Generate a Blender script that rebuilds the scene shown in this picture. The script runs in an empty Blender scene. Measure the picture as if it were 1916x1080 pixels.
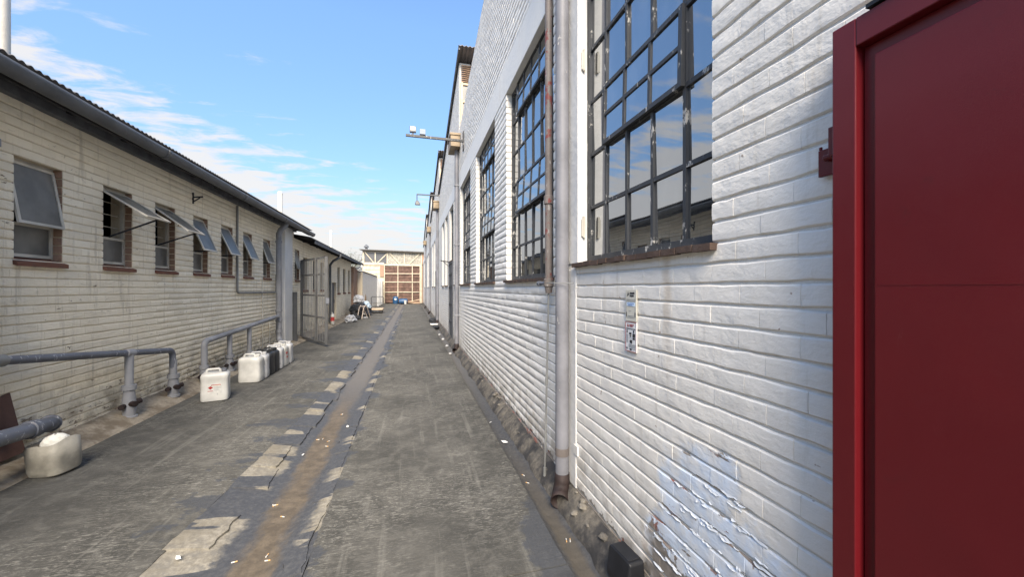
import bpy, math, random
import numpy as np
from mathutils import Vector, Matrix, noise as mnoise

random.seed(7)
rng = np.random.default_rng(7)
S = bpy.context.scene
COL = S.collection
R = math.radians

# ------------------------------------------------------------------ camera
F_PX, CAM_H = 720.0, 1.62
YAW = math.atan(188.0 / F_PX)
cd = bpy.data.cameras.new('camera')
cam = bpy.data.objects.new('camera', cd)
COL.objects.link(cam)
cam.location = (0, 0, CAM_H)
cam.rotation_euler = (R(90), 0, -YAW)
cd.sensor_width = 36.0
cd.lens = F_PX / 1916.0 * 36.0
cd.clip_start = 0.03
cd.clip_end = 2000
S.camera = cam

# ------------------------------------------------------------------ sky, sun, exposure
SUN_EL, SUN_ROT = R(42), R(186)
world = bpy.data.worlds.new('World')
S.world = world
world.use_nodes = True
wt = world.node_tree
wt.nodes.clear()


def wn(t, **k):
    n = wt.nodes.new(t)
    for a, b in k.items():
        setattr(n, a, b)
    return n


def wl(a, b):
    wt.links.new(a, b)


def wmath(op, a, b=None, clamp=False):
    n = wn('ShaderNodeMath', operation=op, use_clamp=clamp)
    for i, x in enumerate((a, b)):
        if x is None:
            continue
        if hasattr(x, 'is_linked'):
            wl(x, n.inputs[i])
        else:
            n.inputs[i].default_value = x
    return n.outputs[0]


sky = wn('ShaderNodeTexSky', sky_type='NISHITA', sun_disc=False, sun_elevation=SUN_EL, sun_rotation=SUN_ROT,
         air_density=1.0, dust_density=0.6, ozone_density=1.6, altitude=0)
tc = wn('ShaderNodeTexCoord')
sep = wn('ShaderNodeSeparateXYZ')
wl(tc.outputs['Generated'], sep.inputs[0])
zc_ = wmath('MAXIMUM', sep.outputs[2], 0.0)
den = wmath('ADD', zc_, 0.10)
comb = wn('ShaderNodeCombineXYZ')
wl(wmath('DIVIDE', sep.outputs[0], den), comb.inputs[0])
wl(wmath('DIVIDE', sep.outputs[1], den), comb.inputs[1])
mp = wn('ShaderNodeMapping')
wl(comb.outputs[0], mp.inputs[0])
mp.inputs['Location'].default_value = (3.1, 1.7, 0)
mp.inputs['Rotation'].default_value = (0, 0, R(20))
mp.inputs['Scale'].default_value = (1.0, 2.1, 1)
n1 = wn('ShaderNodeTexNoise')
wl(mp.outputs[0], n1.inputs['Vector'])
n1.inputs['Scale'].default_value = 3.2
n1.inputs['Detail'].default_value = 9
n1.inputs['Roughness'].default_value = 0.6
n1.inputs['Distortion'].default_value = 0.3
n2 = wn('ShaderNodeTexNoise')
wl(comb.outputs[0], n2.inputs['Vector'])
n2.inputs['Scale'].default_value = 0.42
n2.inputs['Detail'].default_value = 2
# streets of fair-weather cloud: large patches (n2) broken into ripples (n1), thicker towards the horizon
cov = wmath('ADD', wmath('MULTIPLY', n1.outputs[0], 1.0), wmath('MULTIPLY', wmath('SUBTRACT', n2.outputs[0], 0.5), 0.5))
elev = wmath('SUBTRACT', 1.0, wmath('MULTIPLY', zc_, 2.6), clamp=True)
# the bank lies to the west of the lane (towards -x)
side = wmath('ADD', wmath('MULTIPLY', sep.outputs[0], -0.8), wmath('MULTIPLY', sep.outputs[1], 0.6))
cov = wmath('ADD', cov, wmath('MULTIPLY', wmath('SUBTRACT', side, 0.72), 0.9))
cov = wmath('ADD', cov, wmath('MULTIPLY', wmath('SUBTRACT', elev, 0.42), 0.50))
cr = wn('ShaderNodeMapRange', interpolation_type='SMOOTHSTEP')
wl(cov, cr.inputs[0])
cr.inputs[1].default_value = 0.40
cr.inputs[2].default_value = 0.62
haze_f = wn('ShaderNodeMapRange', interpolation_type='SMOOTHSTEP')
wl(zc_, haze_f.inputs[0])
haze_f.inputs[1].default_value = 0.02
haze_f.inputs[2].default_value = 0.27
haze_f.inputs[3].default_value = 0.88
haze_f.inputs[4].default_value = 0.03
cm = wn('ShaderNodeMix', data_type='RGBA')
wl(haze_f.outputs[0], cm.inputs[0])
hs = wn('ShaderNodeHueSaturation')
hs.inputs['Saturation'].default_value = 1.12
vr = wn('ShaderNodeMapRange')
wl(zc_, vr.inputs[0])
vr.inputs[1].default_value, vr.inputs[2].default_value, vr.inputs[3].default_value, vr.inputs[4].default_value = 0.05, 0.55, 0.30, 0.68
wl(vr.outputs[0], hs.inputs['Value'])
wl(sky.outputs[0], hs.inputs['Color'])
wl(hs.outputs[0], cm.inputs[6])
cm.inputs[7].default_value = (1.42, 1.39, 1.37, 1)
cm2 = wn('ShaderNodeMix', data_type='RGBA')
wl(wmath('MULTIPLY', cr.outputs[0], 0.9), cm2.inputs[0])
wl(cm.outputs[2], cm2.inputs[6])
cm2.inputs[7].default_value = (1.72, 1.67, 1.63, 1)
bg = wn('ShaderNodeBackground')
wl(cm2.outputs[2], bg.inputs[0])
bg.inputs[1].default_value = 0.125
wo = wn('ShaderNodeOutputWorld')
wl(bg.outputs[0], wo.inputs[0])

sd = bpy.data.lights.new('sun', 'SUN')
sun = bpy.data.objects.new('sun', sd)
COL.objects.link(sun)
sd.energy = 2.7
sd.angle = R(36)
sd.color = (1.0, 0.88, 0.72)
svec = Vector((math.sin(SUN_ROT) * math.cos(SUN_EL), math.cos(SUN_ROT) * math.cos(SUN_EL), math.sin(SUN_EL)))
sun.rotation_euler = svec.to_track_quat('Z', 'Y').to_euler()
sun.location = (0, -5, 20)

S.view_settings.view_transform = 'Standard'
S.view_settings.look = 'None'
S.view_settings.gamma = 1
S.view_settings.use_curve_mapping = False
S.view_settings.exposure = 2.12

# ------------------------------------------------------------------ helpers: names and tags
ORG = {}


def tag(o, label=None, cat=None, group=None, kind=None):
    if label: o['label'] = label
    if cat: o['category'] = cat
    if group: o['group'] = group
    if kind: o['kind'] = kind
    return o


def thing(name, loc, label, cat, group=None, rz=0.0):
    o = bpy.data.objects.new(name, None)
    o.empty_display_size = 0.1
    COL.objects.link(o)
    o.location = loc
    o.rotation_euler = (0, 0, rz)
    ORG[o.name] = Vector(loc)
    return tag(o, label, cat, group)


def copy_tree(o, parent=None):
    c = o.copy()
    COL.objects.link(c)
    if parent is not None:
        c.parent = parent
    for ch in o.children:
        copy_tree(ch, c)
    return c


# ------------------------------------------------------------------ helpers: mesh collecting
class MB:
    def __init__(self):
        self.v, self.f, self.m = [], [], []
        self.mi = 0

    def add(self, vs, fs):
        b = len(self.v)
        self.v += [tuple(p) for p in vs]
        for q in fs:
            self.f.append([b + i for i in q])
            self.m.append(self.mi)
        return self

    def box(self, x0, x1, y0, y1, z0, z1):
        x0, x1 = sorted((x0, x1)); y0, y1 = sorted((y0, y1)); z0, z1 = sorted((z0, z1))
        return self.add([(x0, y0, z0), (x1, y0, z0), (x1, y1, z0), (x0, y1, z0), (x0, y0, z1), (x1, y0, z1), (x1, y1, z1), (x0, y1, z1)],
                        [(0, 3, 2, 1), (4, 5, 6, 7), (0, 1, 5, 4), (1, 2, 6, 5), (2, 3, 7, 6), (3, 0, 4, 7)])

    def bar(self, p, q, w, h=None, up=(0, 0, 1)):
        h = h or w
        p, q = Vector(p), Vector(q)
        d = (q - p).normalized()
        u = Vector(up)
        if abs(d.dot(u)) > 0.98: u = Vector((0, 1, 0))
        a = d.cross(u).normalized() * (w / 2)
        b = a.cross(d).normalized() * (h / 2)
        vs = [p - a - b, p + a - b, p + a + b, p - a + b, q - a - b, q + a - b, q + a + b, q - a + b]
        return self.add(vs, [(0, 1, 2, 3), (7, 6, 5, 4), (0, 4, 5, 1), (1, 5, 6, 2), (2, 6, 7, 3), (3, 7, 4, 0)])

    def tube(self, pts, r, seg=12, caps=True):
        pts = [Vector(p) for p in pts]
        n = len(pts)
        rs = r if isinstance(r, (list, tuple)) else [r] * n
        dirs = []
        for i in range(n):
            d = Vector((0, 0, 0))
            if i > 0: d += (pts[i] - pts[i - 1]).normalized()
            if i < n - 1: d += (pts[i + 1] - pts[i]).normalized()
            if d.length < 1e-6: d = pts[min(i + 1, n - 1)] - pts[max(i - 1, 0)]
            dirs.append(d.normalized())
        d = dirs[0]
        a = Vector((0, 0, 1)) if abs(d.z) < 0.9 else Vector((1, 0, 0))
        a = (a - d * a.dot(d)).normalized()
        vs, fs = [], []
        for i in range(n):
            d = dirs[i]
            a = (a - d * a.dot(d)).normalized()
            b = d.cross(a)
            for k in range(seg):
                t = 2 * math.pi * k / seg
                vs.append(pts[i] + (a * math.cos(t) + b * math.sin(t)) * rs[i])
        for i in range(n - 1):
            for k in range(seg):
                k2 = (k + 1) % seg
                fs.append((i * seg + k, i * seg + k2, (i + 1) * seg + k2, (i + 1) * seg + k))
        if caps:
            fs.append(tuple(reversed(range(seg))))
            fs.append(tuple((n - 1) * seg + k for k in range(seg)))
        return self.add(vs, fs)

    def loft(self, rings, cap0=True, cap1=True):
        n = len(rings[0])
        vs = [p for r_ in rings for p in r_]
        fs = []
        for i in range(len(rings) - 1):
            for k in range(n):
                k2 = (k + 1) % n
                fs.append((i * n + k, i * n + k2, (i + 1) * n + k2, (i + 1) * n + k))
        if cap0: fs.append(tuple(reversed(range(n))))
        if cap1: fs.append(tuple((len(rings) - 1) * n + k for k in range(n)))
        return self.add(vs, fs)

    def prism_x(self, poly, x0, x1):
        """poly: list of (y, z), extruded along x"""
        n = len(poly)
        vs = [(x0, y, z) for y, z in poly] + [(x1, y, z) for y, z in poly]
        fs = [tuple(range(n)), tuple(reversed(range(n, 2 * n)))]
        for k in range(n):
            k2 = (k + 1) % n
            fs.append((k2, k, n + k, n + k2))
        return self.add(vs, fs)

    def grid(self, xs, ys, fn):
        b = [fn(x, y) for y in ys for x in xs]
        nx = len(xs)
        fs = []
        for j in range(len(ys) - 1):
            for i in range(nx - 1):
                fs.append((j * nx + i, j * nx + i + 1, (j + 1) * nx + i + 1, (j + 1) * nx + i))
        return self.add(b, fs)

    def mesh(self, name, mats, smooth=False, off=(0, 0, 0)):
        me = bpy.data.meshes.new(name)
        v = np.array(self.v, dtype=float) - np.array(off, dtype=float)
        me.from_pydata(v.tolist(), [], self.f)
        for m in (mats if isinstance(mats, (list, tuple)) else [mats]):
            me.materials.append(m)
        me.polygons.foreach_set('material_index', self.m)
        if smooth:
            me.polygons.foreach_set('use_smooth', [True] * len(me.polygons))
            try:
                me.set_sharp_from_angle(angle=R(38))
            except Exception:
                pass
        me.update()
        return me

    def build(self, name, mats, parent=None, smooth=False, origin=None, bevel=0.0, local=False):
        if parent is not None:
            off = (0, 0, 0) if local else ORG[parent.name]
        else:
            off = Vector(origin) if origin is not None else Vector((0, 0, 0))
        me = self.mesh(name, mats, smooth, off)
        o = bpy.data.objects.new(name, me)
        COL.objects.link(o)
        if parent is not None:
            o.parent = parent
            ORG[o.name] = ORG[parent.name]
        else:
            o.location = off
            ORG[o.name] = Vector(off)
        if bevel:
            b = o.modifiers.new('bevel', 'BEVEL')
            b.width = bevel
            b.segments = 2
            b.limit_method = 'ANGLE'
            b.angle_limit = R(40)
        return o


def struct(o):
    o['kind'] = 'structure'
    return o


def fbm(x, y, z=0.0, o=3):
    return mnoise.fractal(Vector((x, y, z)), 1.0, 2.0, o)


def sring(sx, sy, z, n=24, e=5.0, cx=0, cy=0):
    out = []
    for k in range(n):
        t = 2 * math.pi * k / n
        c_, s_ = math.cos(t), math.sin(t)
        out.append((cx + sx * math.copysign(abs(c_) ** (2 / e), c_), cy + sy * math.copysign(abs(s_) ** (2 / e), s_), z))
    return out


def proj(X, Y, Z):
    c_, s_ = math.cos(YAW), math.sin(YAW)
    z = X * s_ + Y * c_
    x = X * c_ - Y * s_
    if z < 0.05: return None
    return 958 + F_PX * x / z, 540 - F_PX * (Z - CAM_H) / z, z


# ------------------------------------------------------------------ helpers: materials
class NT:
    def __init__(self, name):
        self.mat = bpy.data.materials.new(name)
        self.mat.use_nodes = True
        self.t = self.mat.node_tree
        self.t.nodes.clear()
        self.out = self.t.nodes.new('ShaderNodeOutputMaterial')
        self._pos = None

    def n(self, ty, **k):
        x = self.t.nodes.new(ty)
        for a, b in k.items(): setattr(x, a, b)
        return x

    def set(self, inp, v):
        if v is None: return
        if hasattr(v, 'is_linked'):
            self.t.links.new(v, inp)
        elif isinstance(v, (tuple, list)):
            inp.default_value = tuple(v) + (1,) if (len(v) == 3 and len(inp.default_value) == 4) else v
        else:
            inp.default_value = v

    def pos(self):
        if self._pos is None:
            self._pos = self.n('ShaderNodeNewGeometry').outputs['Position']
        return self._pos

    def attr(self, name):
        a = self.n('ShaderNodeAttribute')
        a.attribute_name = name
        return a.outputs['Fac']

    def obj(self):
        return self.n('ShaderNodeTexCoord').outputs['Object']

    def xyz(self, v=None):
        s = self.n('ShaderNodeSeparateXYZ')
        self.set(s.inputs[0], v or self.pos())
        return s.outputs[0], s.outputs[1], s.outputs[2]

    def mapv(self, scale=(1, 1, 1), loc=(0, 0, 0), rot=(0, 0, 0), v=None):
        m = self.n('ShaderNodeMapping')
        self.set(m.inputs[0], v or self.pos())
        m.inputs['Scale'].default_value = scale
        m.inputs['Location'].default_value = loc
        m.inputs['Rotation'].default_value = rot
        return m.outputs[0]

    def noise(self, scale, detail=4, rough=0.55, v=None, stretch=None, loc=(0, 0, 0), dist=0.0):
        x = self.n('ShaderNodeTexNoise')
        if stretch or loc != (0, 0, 0):
            v = self.mapv(stretch or (1, 1, 1), loc, v=v)
        self.set(x.inputs['Vector'], v or self.pos())
        x.inputs['Scale'].default_value = scale
        x.inputs['Detail'].default_value = detail
        x.inputs['Roughness'].default_value = rough
        x.inputs['Distortion'].default_value = dist
        return x.outputs[0]

    def voro(self, scale, v=None, feature='F1', stretch=None):
        x = self.n('ShaderNodeTexVoronoi', feature=feature)
        self.set(x.inputs['Vector'], self.mapv(stretch, v=v) if stretch else (v or self.pos()))
        x.inputs['Scale'].default_value = scale
        return x.outputs[0]

    def math(self, op, a, b=None, c=None, clamp=False):
        x = self.n('ShaderNodeMath', operation=op, use_clamp=clamp)
        self.set(x.inputs[0], a)
        self.set(x.inputs[1], b)
        self.set(x.inputs[2], c)
        return x.outputs[0]

    def ss(self, v, a, b):
        """smooth step from a to b (a may exceed b)"""
        x = self.n('ShaderNodeMapRange', interpolation_type='SMOOTHSTEP')
        self.set(x.inputs[0], v)
        if a > b:
            x.inputs[1].default_value, x.inputs[2].default_value = b, a
            x.inputs[3].default_value, x.inputs[4].default_value = 1.0, 0.0
        else:
            x.inputs[1].default_value, x.inputs[2].default_value = a, b
        return x.outputs[0]

    def mix(self, f, a, b, mode='MIX'):
        x = self.n('ShaderNodeMix', data_type='RGBA', blend_type=mode)
        self.set(x.inputs[0], f)
        self.set(x.inputs[6], a)
        self.set(x.inputs[7], b)
        return x.outputs[2]

    def bump(self, h, dist, strength=1.0, normal=None):
        x = self.n('ShaderNodeBump')
        x.inputs['Strength'].default_value = strength
        x.inputs['Distance'].default_value = dist
        self.set(x.inputs['Height'], h)
        self.set(x.inputs['Normal'], normal)
        return x.outputs[0]

    def pbr(self, col, rough=0.6, normal=None, metal=0.0, spec=0.5, **k):
        p = self.n('ShaderNodeBsdfPrincipled')
        self.set(p.inputs['Base Color'], col)
        self.set(p.inputs['Roughness'], rough)
        self.set(p.inputs['Metallic'], metal)
        self.set(p.inputs['Specular IOR Level'], spec)
        self.set(p.inputs['Normal'], normal)
        for a, b in k.items():
            self.set(p.inputs[a.replace('_', ' ')], b)
        self.t.links.new(p.outputs[0], self.out.inputs[0])
        return self.mat


A, B = 1.21, 3.436        # right wall plane x = A, left wall plane x = -B
ZC = 0.085                # brick course
Z0R = 0.024               # first bed joint of the right wall


def m_white_brick():
    q = NT('white_painted_brick')
    x, y, z = q.xyz()
    big = q.noise(0.9, 4)
    fine = q.noise(26, 5, 0.6, stretch=(1, 0.35, 1.0))
    ridg = q.noise(10, 5, 0.6, stretch=(1, 0.8, 1.0), dist=0.2)
    spk = q.noise(70, 2)
    lump = q.noise(5, 3, 0.5, stretch=(1, 0.8, 1.2))
    col = q.mix(q.ss(big, 0.35, 0.7), (0.79, 0.76, 0.70), (0.84, 0.81, 0.745))
    col = q.mix(q.math('MULTIPLY', q.attr('tone'), 0.22), col, (0.60, 0.575, 0.52))
    col = q.mix(q.math('MULTIPLY', q.ss(ridg, 0.60, 0.75), 0.40), col, (0.50, 0.475, 0.42))
    # grime, thicker towards the splash zone and streaking down below the sills
    streak = q.noise(7, 4, 0.6, stretch=(1, 2.6, 0.22))
    low = q.math('MULTIPLY', q.ss(z, 0.75, 0.12), q.ss(q.noise(6, 5, 0.6), 0.40, 0.62))
    col = q.mix(q.math('MULTIPLY', low, 0.72), col, (0.36, 0.32, 0.265))
    col = q.mix(q.math('MULTIPLY', q.ss(streak, 0.57, 0.74), 0.34), col, (0.50, 0.44, 0.34))
    fz0 = q.math('FRACT', q.math('DIVIDE', q.math('SUBTRACT', z, Z0R), ZC))
    nj0 = q.math('MULTIPLY', q.math('ABSOLUTE', q.math('SUBTRACT', fz0, 0.5)), 2.0)
    jd = q.math('MULTIPLY', q.ss(nj0, 0.72, 0.97), q.ss(q.noise(6, 6, 0.7, stretch=(1, 0.7, 1.2), loc=(2, 0, 0)), 0.40, 0.66))
    col = q.mix(q.math('MULTIPLY', jd, 0.62), col, (0.36, 0.31, 0.25))
    ry = q.math('DIVIDE', q.math('SUBTRACT', q.math('ADD', y, q.math('MULTIPLY', q.math('SUBTRACT', q.noise(9, 4), 0.5), 0.10)), 1.63), 0.040)
    run = q.math('MULTIPLY', q.ss(q.math('ABSOLUTE', ry), 1.3, 0.1), q.math('MULTIPLY', q.ss(z, 1.05, 1.62), q.ss(z, 1.82, 1.79)))
    col = q.mix(q.math('MULTIPLY', run, 0.50), col, (0.50, 0.40, 0.28))
    # flaking patch where the salts have lifted the top coat: pale blue undercoat
    dy = q.math('DIVIDE', q.math('SUBTRACT', y, 1.36), 0.44)
    dz = q.math('DIVIDE', q.math('SUBTRACT', z, 0.30), 0.62)
    # the patch leans: higher further along the wall
    r2 = q.math('ADD', q.math('MULTIPLY', dy, dy), q.math('MULTIPLY', dz, dz))
    nz = q.noise(5.5, 6, 0.62, stretch=(1, 0.8, 1.0))
    pe = q.math('ADD', r2, q.math('MULTIPLY', q.math('SUBTRACT', nz, 0.5), 2.1))
    peel = q.ss(pe, 1.05, 0.72)
    col = q.mix(q.math('MULTIPLY', peel, q.math('ADD', 0.55, q.math('MULTIPLY', q.ss(q.noise(14, 4), 0.4, 0.6), 0.4))), col, (0.63, 0.715, 0.83))
    # bare brick showing where even the undercoat has gone
    fl = q.noise(8, 6, 0.7, stretch=(1, 0.6, 3.2), loc=(0, 3.3, 0.4), dist=0.5)
    fz = q.math('FRACT', q.math('DIVIDE', q.math('SUBTRACT', z, Z0R), ZC))
    nj = q.math('MULTIPLY', q.math('ABSOLUTE', q.math('SUBTRACT', fz, 0.5)), 2.0)
    fl = q.math('ADD', fl, q.math('MULTIPLY', q.ss(nj, 0.45, 0.95), 0.13))
    bare = q.math('MULTIPLY', q.ss(fl, 0.635, 0.65), q.ss(pe, 1.05, 0.75))
    basz = q.math('ADD', z, q.math('MULTIPLY', q.math('SUBTRACT', q.noise(5, 6, 0.7), 0.5), 0.50))
    base = q.math('MULTIPLY', q.ss(basz, 0.36, 0.345), q.ss(q.math('ADD', y, q.math('MULTIPLY', q.noise(9, 5), 0.25)), 1.98, 1.86))
    base2 = q.ss(q.math('ADD', z, q.math('MULTIPLY', q.math('SUBTRACT', q.noise(9, 6, 0.7), 0.5), 0.30)), 0.135, 0.12)
    bare = q.math('MAXIMUM', bare, q.math('MAXIMUM', base, base2))
    bc = q.mix(q.ss(q.noise(4, 4), 0.52, 0.66), (0.21, 0.185, 0.155), (0.30, 0.10, 0.07))
    bc = q.mix(q.ss(q.noise(30, 4), 0.4, 0.7), bc, (0.26, 0.23, 0.20))
    col = q.mix(bare, col, bc)
    # small chips
    chip = q.math('MULTIPLY', q.ss(q.noise(17, 3, 0.5, loc=(0, 0, 7)), 0.735, 0.75), 0.8)
    col = q.mix(chip, col, (0.34, 0.26, 0.20))
    h = q.math('ADD', q.math('ADD', q.math('MULTIPLY', ridg, 0.95), q.math('MULTIPLY', lump, 0.6)), q.math('ADD', q.math('MULTIPLY', fine, 0.35), q.math('MULTIPLY', spk, 0.05)))
    h = q.math('SUBTRACT', h, q.math('MULTIPLY', bare, 0.35))
    h = q.math('SUBTRACT', h, q.math('MULTIPLY', peel, 0.16))
    h = q.math('SUBTRACT', h, q.math('MULTIPLY', jd, 0.22))
    rough = q.math('ADD', 0.52, q.math('MULTIPLY', peel, 0.08))
    return q.pbr(col, q.math('ADD', rough, q.math('MULTIPLY', bare, 0.35)), q.bump(h, 0.0095, 0.85), spec=0.35)


def m_cream_brick():
    q = NT('cream_painted_brick')
    x, y, z = q.xyz()
    col = q.mix(q.ss(q.noise(1.1, 4), 0.35, 0.68), (0.84, 0.765, 0.605), (0.89, 0.815, 0.655))
    col = q.mix(q.math('MULTIPLY', q.attr('tone'), 0.30), col, (0.58, 0.51, 0.38))
    ridg = q.noise(11, 5, 0.65, stretch=(1, 0.6, 1.6), dist=0.7)
    fine = q.noise(34, 4)
    col = q.mix(q.math('MULTIPLY', q.ss(ridg, 0.60, 0.74), 0.5), col, (0.38, 0.34, 0.26))
    streak = q.noise(6, 4, 0.6, stretch=(1, 2.4, 0.2))
    col = q.mix(q.math('MULTIPLY', q.ss(streak, 0.56, 0.72), 0.42), col, (0.36, 0.31, 0.23))
    low = q.math('MULTIPLY', q.ss(z, 0.95, 0.15), q.ss(q.noise(5, 6, 0.65), 0.42, 0.66))
    col = q.mix(q.math('MULTIPLY', low, 0.75), col, (0.30, 0.25, 0.18))
    fz0 = q.math('FRACT', q.math('DIVIDE', q.math('SUBTRACT', z, 0.10), ZC))
    nj0 = q.math('MULTIPLY', q.math('ABSOLUTE', q.math('SUBTRACT', fz0, 0.5)), 2.0)
    jd = q.math('MULTIPLY', q.ss(nj0, 0.70, 0.97), q.ss(q.noise(6, 6, 0.7, stretch=(1, 0.7, 1.2), loc=(2, 0, 0)), 0.40, 0.62))
    col = q.mix(q.math('MULTIPLY', jd, 0.42), col, (0.34, 0.275, 0.19))
    bare = q.math('MULTIPLY', q.ss(q.math('ADD', q.noise(10, 6, 0.7, stretch=(1, 0.7, 1.8)), q.math('MULTIPLY', q.ss(z, 0.7, 0.1), 0.12)), 0.665, 0.69), 0.9)
    col = q.mix(bare, col, (0.20, 0.145, 0.10))
    h = q.math('ADD', q.math('MULTIPLY', ridg, 0.9), q.math('MULTIPLY', fine, 0.3))
    h = q.math('SUBTRACT', h, q.math('MULTIPLY', bare, 0.3))
    return q.pbr(col, 0.7, q.bump(h, 0.014, 0.95), spec=0.3)


def m_mortar(name, c1, c2):
    q = NT(name)
    n = q.noise(14, 4)
    return q.pbr(q.mix(n, c1, c2), 0.85, q.bump(q.noise(60, 4), 0.004), spec=0.2)


def m_plaster(name, c1, c2, c3, bump=0.004):
    q = NT(name)
    col = q.mix(q.ss(q.noise(1.6, 5), 0.35, 0.7), c1, c2)
    st = q.noise(4, 5, 0.65, stretch=(1.6, 1.6, 0.3))
    col = q.mix(q.math('MULTIPLY', q.ss(st, 0.55, 0.75), 0.5), col, c3)
    return q.pbr(col, 0.7, q.bump(q.noise(18, 6, 0.6), bump), spec=0.3)


def m_lane(name, wet=True):
    q = NT(name)
    x, y, z = q.xyz()
    n1 = q.noise(1.0, 6, 0.62, stretch=(1, 0.75, 1))
    n2 = q.noise(7, 7, 0.72, stretch=(0.8, 1.0, 1), dist=0.6)
    n3 = q.noise(55, 5, 0.7)
    scr = q.noise(34, 8, 0.8, stretch=(0.5, 1.4, 1), dist=1.6)
    brm = q.noise(60, 4, 0.7, stretch=(0.16, 1.6, 1), dist=0.4)
    col = q.mix(q.ss(n1, 0.34, 0.66), (0.042, 0.042, 0.039), (0.080, 0.078, 0.071))
    col = q.mix(q.math('MULTIPLY', q.ss(n2, 0.45, 0.70), 0.45), col, (0.155, 0.150, 0.135))
    worn = q.math('MULTIPLY', q.ss(q.math('ADD', scr, q.math('MULTIPLY', q.math('SUBTRACT', brm, 0.5), 0.45)), 0.48, 0.66), q.math('ADD', 0.25, q.math('MULTIPLY', q.ss(q.noise(1.1, 4, loc=(4, 2, 0)), 0.40, 0.60), 0.75)))
    col = q.mix(q.math('MULTIPLY', worn, 0.8), col, (0.235, 0.228, 0.205))
    col = q.mix(q.math('MULTIPLY', q.ss(n3, 0.55, 0.72), 0.35), col, (0.06, 0.059, 0.054))
    # long drag marks along the lane
    dr = q.noise(6, 4, 0.6, stretch=(2.2, 0.12, 1))
    col = q.mix(q.math('MULTIPLY', q.ss(dr, 0.55, 0.7), 0.30), col, (0.20, 0.195, 0.175))
    rough = 0.88
    if wet:
        e1 = q.ss(x, -1.15, -0.62)       # beside the drain
        wn_ = q.noise(1.5, 6, 0.62, loc=(1.2, 0.3, 0))
        # spill at the outer edge of the slab next to the rainwater shoe
        dx = q.math('DIVIDE', q.math('SUBTRACT', x, 0.98), 0.30)
        dy = q.math('DIVIDE', q.math('SUBTRACT', y, 2.15), 0.75)
        rr = q.math('ADD', q.math('MULTIPLY', dx, dx), q.math('MULTIPLY', dy, dy))
        sp = q.ss(q.math('ADD', rr, q.math('MULTIPLY', q.math('SUBTRACT', q.noise(7, 6, 0.7), 0.5), 1.6)), 1.05, 0.80)
        eL = q.math('MULTIPLY', q.ss(x, -2.05, -1.45), q.ss(x, -1.2, -1.3))
        eM = q.ss(x, -0.42, -0.60)
        edge = q.math('MAXIMUM', eL, q.math('MULTIPLY', eM, q.ss(x, -0.7, -0.62)))
        t = q.noise(2.3, 3, 0.55, stretch=(0.22, 1.0, 0.2), loc=(0, 0.65, 0))
        f = q.math('ADD', q.math('MULTIPLY', edge, 0.42), q.math('ADD', q.math('MULTIPLY', q.math('SUBTRACT', t, 0.5), 2.2), q.math('ADD', q.math('MULTIPLY', q.math('SUBTRACT', wn_, 0.5), 1.2), q.math('MULTIPLY', q.math('SUBTRACT', q.noise(13, 5, 0.75), 0.5), 0.9))))
        st = q.math('MULTIPLY', q.ss(f, 0.38, 0.50), q.ss(edge, 0.02, 0.2))
        blue = q.math('MAXIMUM', sp, st)
        col = q.mix(q.math('MULTIPLY', blue, 0.80), col, (0.052, 0.056, 0.064))
        rough = q.math('SUBTRACT', 0.88, q.math('MULTIPLY', blue, 0.25))
    h = q.math('ADD', q.math('MULTIPLY', n2, 0.8), q.math('ADD', q.math('MULTIPLY', n3, 0.35), q.math('MULTIPLY', scr, 0.3)))
    return q.pbr(col, rough, q.bump(h, 0.010, 0.85), spec=0.25)


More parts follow.
